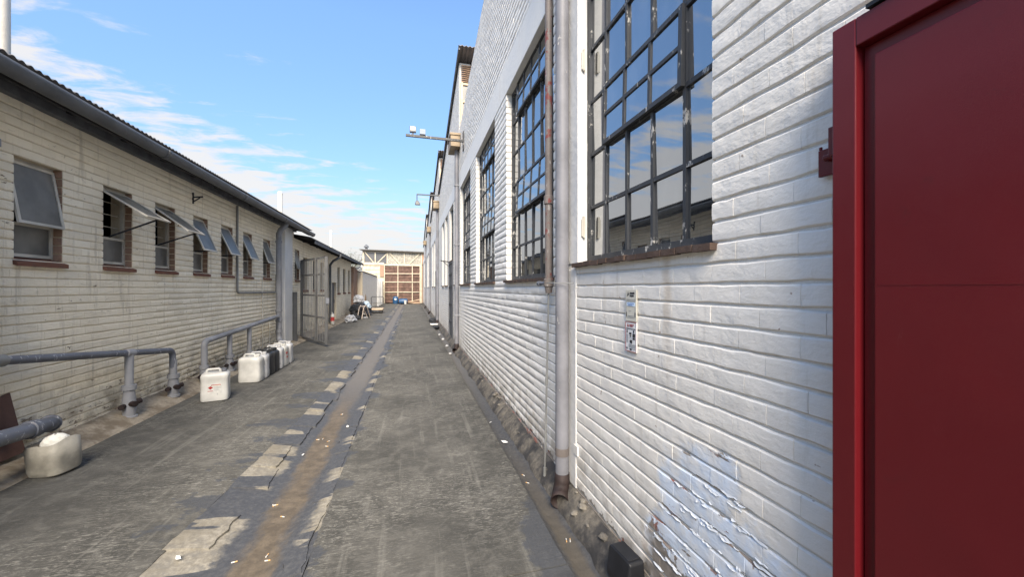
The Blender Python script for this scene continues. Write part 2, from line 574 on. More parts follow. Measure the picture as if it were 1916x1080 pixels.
def m_drain():
    q = NT('drain_channel_concrete')
    x, y, z = q.xyz()
    d = q.math('ABSOLUTE', q.math('SUBTRACT', x, -0.92))
    nb = q.noise(3.2, 6, 0.65)
    nf = q.noise(30, 5, 0.7)
    pale = q.mix(q.ss(nf, 0.35, 0.7), (0.165, 0.152, 0.126), (0.26, 0.243, 0.205))
    pale = q.mix(q.math('MULTIPLY', q.ss(q.noise(9, 6, 0.7), 0.46, 0.64), 0.8), pale, (0.13, 0.125, 0.115))
    pale = q.mix(q.math('MULTIPLY', q.ss(q.noise(2.2, 5, 0.6, loc=(3, 3, 3)), 0.42, 0.62), 0.6), pale, (0.15, 0.135, 0.105))
    # damp patches cross the benching in tongues
    t = q.noise(2.3, 3, 0.55, stretch=(0.22, 1.0, 0.2), loc=(0, 0.65, 0))
    f1 = q.math('ADD', d, q.math('ADD', q.math('MULTIPLY', q.math('SUBTRACT', nb, 0.5), 0.20), q.math('MULTIPLY', q.math('SUBTRACT', q.noise(16, 5, 0.7), 0.5), 0.14)))
    f1 = q.math('SUBTRACT', f1, q.math('MULTIPLY', q.ss(t, 0.43, 0.50), 0.62))
    damp = q.ss(f1, 0.270, 0.190)
    col = q.mix(damp, pale, q.mix(q.ss(nf, 0.4, 0.7), (0.050, 0.053, 0.060), (0.078, 0.080, 0.084)))
    f2 = q.math('ADD', d, q.math('MULTIPLY', q.math('SUBTRACT', q.noise(4.5, 6, 0.7, stretch=(1, 0.5, 1)), 0.5), 0.26))
    silt = q.math('MULTIPLY', q.ss(f2, 0.150, 0.06), q.ss(y, 7.2, 5.2))
    sc = q.mix(q.ss(q.noise(12, 6, 0.7), 0.35, 0.7), (0.082, 0.065, 0.045), (0.140, 0.112, 0.078))
    col = q.mix(q.math('MULTIPLY', silt, 0.85), col, sc)
    silt2 = q.math('MULTIPLY', q.ss(f2, 0.22, 0.12), q.ss(y, 5.0, 8.0))
    col = q.mix(q.math('MULTIPLY', silt2, 0.6), col, (0.145, 0.13, 0.11))
    h = q.math('ADD', q.math('MULTIPLY', q.noise(11, 6, 0.65), 0.8), q.math('MULTIPLY', nf, 0.35))
    rough = q.math('SUBTRACT', 0.9, q.math('MULTIPLY', damp, 0.3))
    return q.pbr(col, rough, q.bump(h, 0.009, 0.9), spec=0.3)


def m_wall_gutter():
    q = NT('wall_gutter_concrete')
    x, y, z = q.xyz()
    nb = q.noise(2.4, 6, 0.65)
    nf = q.noise(32, 5, 0.7)
    col = q.mix(q.ss(nf, 0.35, 0.7), (0.040, 0.042, 0.047), (0.072, 0.072, 0.072))
    d = q.math('ABSOLUTE', q.math('SUBTRACT', x, 1.00))
    f = q.math('ADD', d, q.math('MULTIPLY', q.math('SUBTRACT', nb, 0.5), 0.10))
    silt = q.math('MULTIPLY', q.ss(f, 0.075, 0.035), q.ss(y, 4.6, 2.2))
    col = q.mix(q.math('MULTIPLY', silt, 0.85), col, q.mix(q.noise(10, 5), (0.055, 0.049, 0.040), (0.095, 0.082, 0.063)))
    col = q.mix(q.math('MULTIPLY', q.ss(y, 4.0, 9.0), 0.6), col, (0.125, 0.118, 0.105))
    return q.pbr(col, 0.72, q.bump(q.math('ADD', q.noise(12, 6), q.math('MULTIPLY', nf, 0.3)), 0.008), spec=0.35)


def m_haunch(name, c1, c2, dirt):
    q = NT(name)
    nf = q.noise(26, 6, 0.7)
    nb = q.noise(3.4, 6, 0.65)
    col = q.mix(q.ss(nf, 0.3, 0.7), c1, c2)
    col = q.mix(q.math('MULTIPLY', q.ss(nb, 0.42, 0.60), 0.9), col, dirt)
    return q.pbr(col, 0.9, q.bump(q.math('ADD', q.noise(9, 6, 0.65), q.math('MULTIPLY', nf, 0.4)), 0.012), spec=0.25)


def m_metal_paint(name, c, chip=(0.45, 0.42, 0.38), amt=0.66, rough=0.5, rust=(0.16, 0.06, 0.03), rust_t=0.72, bumpd=0.0015, metal=0.0):
    q = NT(name)
    c2 = tuple(v * 0.72 for v in c)
    col = q.mix(q.ss(q.noise(3.5, 5), 0.35, 0.7), c, c2)
    col = q.mix(q.ss(q.noise(22, 6, 0.7, stretch=(1, 1, 0.45)), amt, amt + 0.03), col, chip)
    col = q.mix(q.ss(q.noise(8, 6, 0.7, loc=(5, 1, 2)), rust_t, rust_t + 0.05), col, rust)
    return q.pbr(col, rough, q.bump(q.noise(30, 4), bumpd), metal=metal, spec=0.45)


def m_simple(name, c, rough=0.6, var=0.2, scale=8, bump=0.001, spec=0.4, metal=0.0):
    q = NT(name)
    col = q.mix(q.ss(q.noise(scale, 5), 0.3, 0.7), tuple(v * (1 - var) for v in c), tuple(min(1, v * (1 + var)) for v in c))
    return q.pbr(col, rough, q.bump(q.noise(scale * 5, 4), bump), metal=metal, spec=spec)


def m_glass_dark(name, tint=(0.76, 0.78, 0.80), fac=0.46):
    q = NT(name)
    wob = q.bump(q.noise(2.2, 1), 0.004, 0.5)
    gl = q.n('ShaderNodeBsdfGlossy')
    q.set(gl.inputs[0], tint)
    q.set(gl.inputs[1], 0.015)
    q.set(gl.inputs['Normal'], wob)
    df = q.n('ShaderNodeBsdfDiffuse')
    grime = q.ss(q.noise(5, 6, 0.7, stretch=(1, 1, 0.4)), 0.45, 0.8)
    q.set(df.inputs[0], q.mix(grime, (0.03, 0.032, 0.034), (0.13, 0.13, 0.12)))
    lw = q.n('ShaderNodeFresnel')
    lw.inputs[0].default_value = 1.5
    fr = q.math('ADD', q.math('MULTIPLY', lw.outputs[0], 0.6), fac, clamp=True)
    mx = q.n('ShaderNodeMixShader')
    q.set(mx.inputs[0], fr)
    q.t.links.new(df.outputs[0], mx.inputs[1])
    q.t.links.new(gl.outputs[0], mx.inputs[2])
    q.t.links.new(mx.outputs[0], q.out.inputs[0])
    return q.mat


def m_maroon():
    q = NT('maroon_gloss_paint')
    col = q.mix(q.ss(q.noise(1.2, 4), 0.3, 0.7), (0.108, 0.006, 0.0095), (0.125, 0.008, 0.0115))
    col = q.mix(q.math('MULTIPLY', q.ss(q.noise(9, 5, 0.7), 0.62, 0.75), 0.35), col, (0.05, 0.012, 0.013))
    rg = q.math('ADD', 0.24, q.math('MULTIPLY', q.noise(6, 5, 0.7), 0.26))
    x, y, z = q.xyz()
    col = q.mix(q.math('MULTIPLY', q.ss(q.noise(30, 6, 0.75, stretch=(1, 1, 0.3)), 0.66, 0.72), 0.35), col, (0.17, 0.06, 0.055))
    col = q.mix(q.math('MULTIPLY', q.math('MULTIPLY', q.ss(z, 0.9, 0.0), q.ss(q.noise(7, 6, 0.7), 0.4, 0.7)), 0.5), col, (0.06, 0.035, 0.03))
    h = q.math('ADD', q.math('MULTIPLY', q.noise(2.2, 2), 2.0), q.math('MULTIPLY', q.noise(260, 2), 0.05))
    return q.pbr(col, rg, q.bump(h, 0.005, 0.6), spec=0.42)


def m_brick_red(name='red_sill_brick', c1=(0.135, 0.062, 0.043), c2=(0.19, 0.092, 0.062)):
    q = NT(name)
    col = q.mix(q.noise(7, 5), c1, c2)
    col = q.mix(q.math('MULTIPLY', q.ss(q.noise(13, 6, 0.7), 0.52, 0.7), 0.6), col, (0.12, 0.09, 0.075))
    return q.pbr(col, 0.85, q.bump(q.noise(40, 5), 0.003), spec=0.25)


M = dict(
    white=m_white_brick(), cream=m_cream_brick(),
    white_mortar=m_mortar('white_painted_mortar', (0.58, 0.57, 0.53), (0.70, 0.69, 0.65)),
    cream_mortar=m_mortar('cream_painted_mortar', (0.52, 0.44, 0.32), (0.70, 0.615, 0.465)),
    band=m_plaster('white_render', (0.73, 0.73, 0.71), (0.78, 0.77, 0.73), (0.56, 0.52, 0.45)),
    pilaster=m_plaster('grey_white_render', (0.60, 0.60, 0.59), (0.70, 0.69, 0.66), (0.40, 0.38, 0.35), 0.006),
    lane=m_lane('dark_worn_concrete'), apron=m_lane('dark_stained_concrete'),
    drain=m_drain(), gutter_floor=m_wall_gutter(),
    haunch=m_haunch('pale_haunch_concrete', (0.085, 0.078, 0.068), (0.165, 0.150, 0.125), (0.036, 0.036, 0.038)),
    haunch_l=m_haunch('sandy_haunch_concrete', (0.24, 0.205, 0.155), (0.34, 0.30, 0.235), (0.155, 0.125, 0.09)),
    dirt=m_haunch('bare_dirt', (0.10, 0.09, 0.075), (0.16, 0.14, 0.11), (0.07, 0.06, 0.05)),
    steel=m_metal_paint('black_window_steel', (0.045, 0.048, 0.053), (0.46, 0.44, 0.40), 0.60, 0.55, rust_t=0.75),
    steel_w=m_metal_paint('white_sash_steel', (0.56, 0.53, 0.46), (0.30, 0.26, 0.20), 0.64, 0.55, rust_t=0.70),
    pipe=m_metal_paint('grey_blue_pipe_paint', (0.262, 0.268, 0.285), (0.46, 0.45, 0.42), 0.66, 0.5, rust=(0.22, 0.12, 0.08), rust_t=0.72),
    pipe_f=m_metal_paint('lilac_grey_pipe_paint', (0.20, 0.203, 0.225), (0.44, 0.43, 0.40), 0.64, 0.55, rust=(0.20, 0.12, 0.09), rust_t=0.70),
    pipe_dark=m_metal_paint('dark_grey_pipe_paint', (0.115, 0.125, 0.15), (0.30, 0.31, 0.33), 0.60, 0.5),
    pipe_red=m_metal_paint('rusted_riser_paint', (0.155, 0.135, 0.125), (0.26, 0.25, 0.24), 0.60, 0.6, rust=(0.15, 0.035, 0.03), rust_t=0.57),
    galv=m_metal_paint('galvanised_conduit', (0.22, 0.225, 0.22), (0.40, 0.39, 0.37), 0.68, 0.45, rust_t=0.7),
    gutter=m_metal_paint('weathered_grey_gutter', (0.105, 0.112, 0.122), (0.24, 0.24, 0.24), 0.66, 0.5, rust_t=0.78),
    roof=m_metal_paint('weathered_roof_sheet', (0.16, 0.155, 0.155), (0.24, 0.21, 0.19), 0.62, 0.6, rust_t=0.66),
    fascia=m_simple('dark_grey_timber', (0.10, 0.105, 0.115), 0.8, 0.25),
    rafter=m_simple('dark_timber', (0.03, 0.03, 0.032), 0.85, 0.3),
    glass=m_glass_dark('reflective_window_glass'),
    glass_far=m_glass_dark('dusty_window_glass', (0.7, 0.75, 0.8), 0.25),
    frost=None, maroon=m_maroon(),
    sill=m_brick_red(), reveal=m_brick_red('raw_reveal_brick', (0.23, 0.14, 0.10), (0.33, 0.225, 0.16)),
    sill_dark=m_brick_red('weathered_dark_sill', (0.055, 0.038, 0.03), (0.12, 0.08, 0.062)),
    tan=m_metal_paint('tan_hopper_paint', (0.27, 0.205, 0.13), (0.36, 0.30, 0.22), 0.68, 0.6, rust_t=0.74),
    cream_paint=m_metal_paint('cream_timber_paint', (0.58, 0.45, 0.29), (0.35, 0.25, 0.16), 0.64, 0.65, rust=(0.22, 0.10, 0.05), rust_t=0.66),
    rust_slat=m_simple('rusty_louvre', (0.27, 0.17, 0.11), 0.8, 0.3),
    plastic_w=m_simple('white_can_plastic', (0.46, 0.46, 0.44), 0.42, 0.12, 5),
    plastic_c=m_simple('cloudy_can_plastic', (0.42, 0.425, 0.43), 0.45, 0.12, 5),
    plastic_k=m_simple('black_can_plastic', (0.018, 0.02, 0.024), 0.4, 0.25, 5),
    plastic_old=m_simple('dirty_white_plastic', (0.27, 0.255, 0.215), 0.55, 0.30, 6),
    foam=m_simple('white_foam', (0.70, 0.69, 0.63), 0.8, 0.08, 14, 0.004),
    black=m_simple('black_plastic', (0.012, 0.013, 0.016), 0.5, 0.25, 6),
    shade_black=m_simple('dark_interior', (0.014, 0.013, 0.013), 0.9, 0.2),  # near-black colour stands in for shade in rooms, eaves and gaps
    brown_plate=m_simple('rusty_brown_plate', (0.105, 0.055, 0.042), 0.75, 0.22, 6, 0.002),
    gate=m_metal_paint('grey_gate_paint', (0.070, 0.073, 0.077), (0.16, 0.16, 0.16), 0.68, 0.6, rust_t=0.74),
    gate_sheet=m_metal_paint('weathered_zinc_sheet', (0.13, 0.13, 0.13), (0.22, 0.22, 0.21), 0.62, 0.6, rust=(0.08, 0.075, 0.07), rust_t=0.55),
    grey_door=m_metal_paint('dark_grey_door_paint', (0.085, 0.092, 0.105), (0.2, 0.2, 0.2), 0.70, 0.5),
    paper=m_simple('paper_white', (0.50, 0.50, 0.48), 0.8, 0.10, 30),
    filter=m_simple('cigarette_filter', (0.50, 0.30, 0.13), 0.8, 0.1, 60),
    sign_beige=m_simple('beige_placard', (0.60, 0.58, 0.50), 0.45, 0.05, 14),
    sign_white=m_simple('white_placard', (0.70, 0.71, 0.71), 0.4, 0.04, 14),
    ink=m_simple('black_ink', (0.03, 0.03, 0.035), 0.6, 0.1, 40),
    ink_grey=m_simple('grey_ink', (0.28, 0.29, 0.30), 0.6, 0.1, 40),
    ink_red=m_simple('red_ink', (0.30, 0.03, 0.03), 0.6, 0.1, 40),
    ink_blue=m_simple('blue_ink', (0.12, 0.25, 0.55), 0.6, 0.1, 40),
    pale_blue=m_simple('pale_blue_paper', (0.60, 0.72, 0.86), 0.6, 0.04, 40),
    pole=m_plaster('pale_flue_paint', (0.58, 0.54, 0.46), (0.66, 0.62, 0.55), (0.40, 0.36, 0.30)),
    shutter=m_simple('dark_red_brown_slat', (0.115, 0.068, 0.052), 0.8, 0.35, 3),
    barn_cream=m_metal_paint('pale_barn_paint', (0.52, 0.46, 0.35), (0.36, 0.28, 0.20), 0.63, 0.7, rust_t=0.72),
    barn_glass=m_simple('grey_dusty_glazing', (0.085, 0.088, 0.095), 0.35, 0.15, 1),
    drum=m_simple('blue_drum_plastic', (0.018, 0.06, 0.14), 0.45, 0.15, 4),
    bag_w=m_simple('white_bag_plastic', (0.34, 0.35, 0.37), 0.4, 0.08, 6),
    bag_b=m_simple('pale_blue_bag_plastic', (0.42, 0.52, 0.62), 0.4, 0.12, 6),
    bag_k=m_simple('black_bag_plastic', (0.02, 0.022, 0.027), 0.35, 0.2, 6),
    tubing=m_simple('worn_tube_steel', (0.34, 0.29, 0.25), 0.5, 0.2, 6),
    board=m_simple('pale_timber_board', (0.46, 0.36, 0.26), 0.8, 0.18, 5),
    card=m_simple('brown_cardboard', (0.36, 0.23, 0.12), 0.85, 0.12, 6),
    lamp_glass=m_simple('lamp_reflector', (0.62, 0.58, 0.48), 0.3, 0.06, 9),
    lamp_back=m_simple('grey_blue_lamp_housing', (0.20, 0.24, 0.31), 0.5, 0.1, 9),
    red=m_simple('red_label', (0.38, 0.04, 0.04), 0.5, 0.1, 9),
    bark=m_simple('grey_bark', (0.10, 0.08, 0.06), 0.9, 0.3, 9),
    rag=m_simple('dark_rag', (0.03, 0.032, 0.036), 0.9, 0.3, 20, 0.004),
    shoe=m_simple('dark_oxide_shoe', (0.020, 0.012, 0.011), 0.7, 0.3, 12, 0.002),
    flake=m_simple('lifted_paint', (0.66, 0.69, 0.72), 0.7, 0.08, 20),
    stone=m_haunch('loose_rubble', (0.13, 0.12, 0.10), (0.22, 0.20, 0.17), (0.08, 0.075, 0.07)),
)
q = NT('frosted_glass')
M['frost'] = q.pbr(q.mix(q.ss(q.noise(4, 5), 0.35, 0.7), (0.085, 0.085, 0.078), (0.15, 0.148, 0.135)), 0.36,
                   q.bump(q.noise(160, 2), 0.0008), spec=0.6)
q = NT('leaf_green')
M['leaf'] = q.pbr(q.mix(q.noise(3, 3), (0.055, 0.075, 0.035), (0.10, 0.115, 0.06)), 0.7, spec=0.3)

# ------------------------------------------------------------------ ground
g = MB()
g.grid(np.linspace(-260, 260, 27), np.linspace(-260, 420, 35), lambda x, y: (x, y, -0.16))
struct(g.build('ground', M['dirt']))

Y_END = 43.0


def ysteps(y0, y1, near=0.05):
    out, y = [y0], y0
    while y < y1 - 1e-6:
        st = near if y < 5 else (0.10 if y < 10 else 0.3)
        y = min(y1, y + st)
        out.append(y)
    return out


def slab(parent, mat, xa, xb, y0, y1, zf, ex=0.010, depth=0.10, nx=9, name='slab'):
    """one cast slab: ragged long edges, slightly uneven top, real thickness"""
    m = MB()
    ys = ysteps(y0, y1)

    def xe(x, y, side):
        f = (xb(y) if callable(xb) else xb) if side else (xa(y) if callable(xa) else xa)
        return f
    rows = []
    for j, y in enumerate(ys):
        ya = y
        if j == 0: ya += 0.006
        if j == len(ys) - 1: ya -= 0.006
        L = xe(0, y, 0) + ex * fbm(y * 2.3, 3.1, parent_seed) + ex * 0.6 * fbm(y * 11, 8.1, parent_seed)
        Rr = xe(0, y, 1) + ex * fbm(y * 2.1, 13.7, parent_seed) + ex * 0.6 * fbm(y * 12, 1.1, parent_seed)
        row = [(L, ya, zf(L, y) - depth), (L, ya, zf(L, y) - 0.006)]
        for i in range(nx):
            x = L + (Rr - L) * (0.006 + 0.988 * i / (nx - 1))
            row.append((x, ya, zf(x, y) + 0.0022 * fbm(x * 3, y * 3, 5.0)))
        row += [(Rr, ya, zf(Rr, y) - 0.006), (Rr, ya, zf(Rr, y) - depth)]
        rows.append(row)
    n = len(rows[0])
    vs = [p for r_ in rows for p in r_]
    fs = []
    for j in range(len(rows) - 1):
        for i in range(n - 1):
            fs.append((j * n + i, j * n + i + 1, (j + 1) * n + i + 1, (j + 1) * n + i))
    fs.append(tuple(reversed([i for i in range(n)])))
    fs.append(tuple((len(rows) - 1) * n + i for i in range(n)))
    m.add(vs, fs)
    return m.build(name, mat, parent, smooth=True)


def bed(name, mat, x0, x1, z):
    m = MB()
    m.grid([x0, (x0 + x1) / 2, x1], list(np.linspace(-4, Y_END + 1, 48)), lambda x, y: (x, y, z))
    return struct(m.build(name, mat))


# lane beside the factory (cast in bays)
lane = bed('concrete_lane', M['gutter_floor'], -0.62, 0.90, -0.045)
parent_seed = 1.0
cuts = [-3.5, 2.1, 6.08, 9.98, 13.9, 17.8, 21.7, 25.6, 29.5, 33.4, 37.3, Y_END]
for a_, b_ in zip(cuts[:-1], cuts[1:]):
    slab(lane, M['lane'], -0.60, 0.895, a_, b_, lambda x, y: 0.0)


def drain_left(y):
    return -1.33 - 0.17 * max(0.0, min(1.0, (5.6 - y) / 3.2)) ** 1.0


apron = bed('concrete_apron', M['gutter_floor'], -3.2, -1.45, -0.05)
parent_seed = 2.0
cuts = [-3.5, 5.2, 10.6, 16.0, 21.5, 27, 32.5, 38, Y_END]
for a_, b_ in zip(cuts[:-1], cuts[1:]):
    slab(apron, M['apron'], -3.14, drain_left, a_, b_, lambda x, y: 0.028 * (-1.33 - x) / 1.8, nx=12)

# dished drain down the middle
m = MB()
xs_u = np.linspace(0, 1, 25)
ys = ysteps(-3.5, Y_END, 0.04)
vs = []
for y in ys:
    L, Rr = drain_left(y) - 0.006, -0.596
    for u in xs_u:
        x = L + (Rr - L) * u
        c0 = -0.92
        s_ = (x - c0) / ((Rr - c0) if x > c0 else (c0 - L))
        z = -0.082 + 0.078 * min(1.0, abs(s_) ** 1.25)
        if abs(s_) < 0.34:
            z = max(z, -0.064)
        z += 0.007 * fbm(x * 6, y * 3, 2.0) + 0.004 * fbm(x * 22, y * 20, 4.0)
        vs.append((x, y, z))
n = len(xs_u)
m.add(vs, [(j * n + i, j * n + i + 1, (j + 1) * n + i + 1, (j + 1) * n + i) for j in range(len(ys) - 1) for i in range(n - 1)])
drain = struct(m.build('drain_channel', M['drain'], smooth=True))
# benching slabs cast along both shoulders of the dish, cracked and uneven
parent_seed = 3.0
y = 1.6
k = 0
while y < 30:
    ln = random.uniform(0.32, 0.62)
    if random.random() < 0.80:
        zo = random.uniform(0.000, 0.010)
        x_out = drain_left(y + ln / 2) + 0.014
        wdt = random.uniform(0.17, 0.25)
        tl = random.uniform(-0.01, 0.01)
        slab(drain, M['drain'], drain_left, lambda yy, a=x_out, w=wdt: a + w, y, y + ln,
             lambda x, yy, z=zo, a=x_out, t=tl, y0=y: z - 0.004 - 0.155 * max(0, x - a) + t * (yy - y0), ex=0.030, depth=0.05, nx=6, name='benching_slab')
    y += ln + random.uniform(0.008, 0.03)
y = 1.4
while y < 30:
    ln = random.uniform(0.7, 1.3)
    if random.random() < 0.85:
        zo = random.uniform(0.000, 0.008)
        wdt = random.uniform(0.10, 0.16)
        slab(drain, M['drain'], lambda yy, w=wdt: -0.615 - w, -0.618, y, y + ln,
             lambda x, yy, z=zo: z - 0.004 - 0.17 * max(0, -0.618 - x), ex=0.026, depth=0.05, nx=5, name='benching_slab')
    y += ln + random.uniform(0.008, 0.03)

# gutter at the foot of the factory wall
m = MB()
prof = [(0.895, -0.02), (0.905, -0.045), (0.93, -0.068), (0.97, -0.080), (1.01, -0.082), (1.05, -0.076), (1.085, -0.06), (1.11, -0.045), (1.14, -0.03)]
vs = []
for y in ys:
    for x, z in prof:
        vs.append((x + 0.008 * fbm(y * 2, z * 9, 7), y, z + 0.006 * fbm(x * 9, y * 4, 6.0)))
n = len(prof)
m.add(vs, [(j * n + i, j * n + i + 1, (j + 1) * n + i + 1, (j + 1) * n + i) for j in range(len(ys) - 1) for i in range(n - 1)])
struct(m.build('wall_gutter', M['gutter_floor'], smooth=True))
# haunching between that gutter and the wall
m = MB()
prof = [(1.075, -0.09), (1.085, -0.040), (1.11, -0.005), (1.14, 0.028), (1.17, 0.058), (1.20, 0.082), (1.235, 0.095)]
vs = []
for y in ys:
    e = 0.022 * fbm(y * 1.7, 2.2, 1.0) + 0.012 * fbm(y * 7, 5.2, 1.0)
    for i, (x, z) in enumerate(prof):
        w = 1 - i / (len(prof) - 1)
        vs.append((x + e * w, y, z + 0.010 * fbm(x * 12, y * 6, 3.0) - (0.02 if fbm(y * 3.1, 7.7, 0) > 0.35 else 0)))
n = len(prof)
m.add(vs, [(j * n + i, j * n + i + 1, (j + 1) * n + i + 1, (j + 1) * n + i) for j in range(len(ys) - 1) for i in range(n - 1)])
struct(m.build('wall_haunching', M['haunch'], smooth=True))
# haunching along the store building
m = MB()
prof = [(-3.11, 0.015), (-3.135, 0.045), (-3.20, 0.065), (-3.28, 0.095), (-3.36, 0.13), (-3.42, 0.155), (-3.47, 0.165)]
vs = []
for y in ys:
    e = 0.010 * fbm(y * 1.5, 1.2, 9.0)
    for i, (x, z) in enumerate(prof):
        w = 1 - i / (len(prof) - 1)
        vs.append((x + e * w, y, z + 0.014 * fbm(x * 7, y * 3, 1.0) + 0.005 * fbm(x * 25, y * 18, 1.0)))
n = len(prof)
m.add(vs, [(j * n + i, (j + 1) * n + i, (j + 1) * n + i + 1, j * n + i + 1) for j in range(len(ys) - 1) for i in range(n - 1)])
struct(m.build('store_haunching', M['haunch_l'], smooth=True))


# ------------------------------------------------------------------ brickwork
def brick_variant(L=0.236, Hh=0.0755, depth=0.09, jit=0.0040, nx=3, nz=2, rnd=0.006, seed=0):
    """front face at local x=0 facing -x, body running to +x; returns verts, faces (open at the back)"""
    r_ = random.Random(seed)
    ys_ = [(-0.5 + i / nx) * L for i in range(nx + 1)]
    zs_ = [(-0.5 + j / nz) * Hh for j in range(nz + 1)]
    vs, idx = [], {}
    wob_t = [r_.uniform(-jit, jit) if 0 < i < nx else 0 for i in range(nx + 1)]
    wob_b = [r_.uniform(-jit, jit) if 0 < i < nx else 0 for i in range(nx + 1)]
    for j, z in enumerate(zs_):
        for i, y in enumerate(ys_):
            yy = y * (1 - 2 * 0.0014 / L) if i in (0, nx) else y
            zz = z * (1 - 2 * rnd / Hh)
            if j == 0: zz += wob_b[i]
            if j == nz: zz += wob_t[i]
            if nz == 3 and j in (1, 2): zz = (-1 if j == 1 else 1) * (Hh / 2 - 0.016)
            idx[(i, j)] = len(vs)
            edge = (j in (0, nz))
            bulge = (0.0010 if edge else -0.0006) + (r_.uniform(-0.0008, 0.0008) if 0 < i < nx else 0)
            vs.append((bulge, yy, zz))
    fs = []
    for j in range(nz):
        for i in range(nx):
            fs.append((idx[(i, j)], idx[(i, j + 1)], idx[(i + 1, j + 1)], idx[(i + 1, j)]))
    ring = [(i, 0) for i in range(nx + 1)] + [(nx, j) for j in range(1, nz + 1)] + [(i, nz) for i in range(nx - 1, -1, -1)] + [(0, j) for j in range(nz - 1, 0, -1)]
    back = []
    for (i, j) in ring:
        back.append(len(vs))
        w = wob_b[i] if j == 0 else (wob_t[i] if j == nz else 0)
        vs.append((rnd if j in (0, nz) else 0.0013, ys_[i], zs_[j] + w))
    deep = []
    for (i, j) in ring:
        deep.append(len(vs))
        vs.append((depth, ys_[i], zs_[j]))
    nr = len(ring)
    for k in range(nr):
        k2 = (k + 1) % nr
        a, b = idx[ring[k]], idx[ring[k2]]
        fs.append((a, b, back[k2], back[k]))
        fs.append((back[k], back[k2], deep[k2], deep[k]))
    return np.array(vs), fs


def lay(y0, y1, z0, z1, openings, pitch=0.24, seed=0, gap=0.0):
    """list of bricks (yc, zc, length, height) in running bond with random drift, cut round the openings"""
    r_ = random.Random(seed)
    out = []
    nc = int(round((z1 - z0) / ZC))
    for k in range(nc):
        za, zb = z0 + k * ZC, z0 + (k + 1) * ZC
        zm = (za + zb) / 2
        spans = [(y0, y1)]
        for (a, b, c, d) in openings:
            if c - 0.01 < zm < d + 0.01:
                ns = []
                for s, e in spans:
                    if b <= s or a >= e:
                        ns.append((s, e)); continue
                    if a > s: ns.append((s, a))
                    if b < e: ns.append((b, e))
                spans = ns
        for s, e in spans:
            p = s
            first = (0.5 if k % 2 else 1.0) * pitch + r_.uniform(-0.012, 0.012)
            while p < e - 0.02:
                L = first if p == s else pitch + r_.uniform(-0.010, 0.012)
                q_ = p + L
                if e - q_ < 0.07: q_ = e
                out.append(((p + q_) / 2, zm, q_ - p - gap, ZC - 0.0085))
                p = q_
    return out


def place_bricks(bricks, xface, sgn, wall, mat, n_ind=300, far=12.0, seed=0, topline=None, depth=0.09, name='brick', individual=True):
    """sgn=+1: face looks to -x (right wall); sgn=-1: face looks to +x (left wall)"""
    r_ = random.Random(seed)
    V = [brick_variant(seed=seed + s, depth=depth) for s in range(9)]
    VS = [brick_variant(seed=seed + 50 + s, nx=1, nz=1, depth=0.02) for s in range(4)]
    meshes = None
    score = []
    for i, (y, z, L, h) in enumerate(bricks):
        pr = proj(xface, y, z)
        s = 0
        if pr and -20 < pr[0] < 1936 and -20 < pr[1] < 1100:
            s = L * h / pr[2] ** 2 * (1.0 if pr[2] > 0 else 0)
            a = proj(xface, y - L / 2, z); b = proj(xface, y + L / 2, z)
            if a and b: s = abs(a[0] - b[0]) * h * F_PX / pr[2]
        if topline is not None: s = 0
        score.append(s)
    order = sorted(range(len(bricks)), key=lambda i: -score[i])
    ind = set(i for i in order[:n_ind] if score[i] > 0) if individual else set()
    if ind:
        meshes = []
        for vi, (vs, fs) in enumerate(V):
            me = bpy.data.meshes.new(name)
            w = vs.copy()
            w[:, 0] *= sgn
            me.from_pydata(w.tolist(), [], [tuple(reversed(f)) for f in fs] if sgn < 0 else fs)
            me.materials.append(mat)
            me.polygons.foreach_set('use_smooth', [True] * len(me.polygons))
            me.set_sharp_from_angle(angle=R(30))
            at = me.attributes.new('tone', 'FLOAT', 'POINT')
            at.data.foreach_set('value', [(vi + 0.5) / len(V)] * len(me.vertices))
            meshes.append(me)
    allv, allf, base = [], [], 0
    tones = []
    org = ORG[wall.name]
    for i, (y, z, L, h) in enumerate(bricks):
        dx = r_.gauss(0, 0.0005)
        rx, rz = r_.uniform(-0.004, 0.004), r_.uniform(-0.0016, 0.0016)
        x = xface + dx
        if i in ind:
            o = bpy.data.objects.new(name, r_.choice(meshes))
            COL.objects.link(o)
            o.parent = wall
            o.location = (x - org.x, y - org.y, z - org.z)
            o.scale = (1, L / 0.236, h / 0.0755)
            o.rotation_euler = (rx * 0.6, 0, rz)
        else:
            vs, fs = (r_.choice(V) if (y < far) else r_.choice(VS))
            w = vs * np.array([sgn, L / 0.236, h / 0.0755])
            w = w + np.array([x, y, z])
            w[:, 0] += (w[:, 1] - y) * rz
            if topline is not None:
                w[:, 2] = np.minimum(w[:, 2], topline(w[:, 1]))
            allv.append(w)
            tones += [r_.random()] * len(w)
            for f in fs:
                allf.append([base + t for t in (reversed(f) if sgn < 0 else f)])
            base += len(w)
    if allv:
        m = MB()
        m.v = np.concatenate(allv).tolist()
        m.f = allf
        m.m = [0] * len(allf)
        o = m.build('brickwork', mat, wall, smooth=True)
        at = o.data.attributes.new('tone', 'FLOAT', 'POINT')
        at.data.foreach_set('value', tones)
        tag(o, kind='stuff')


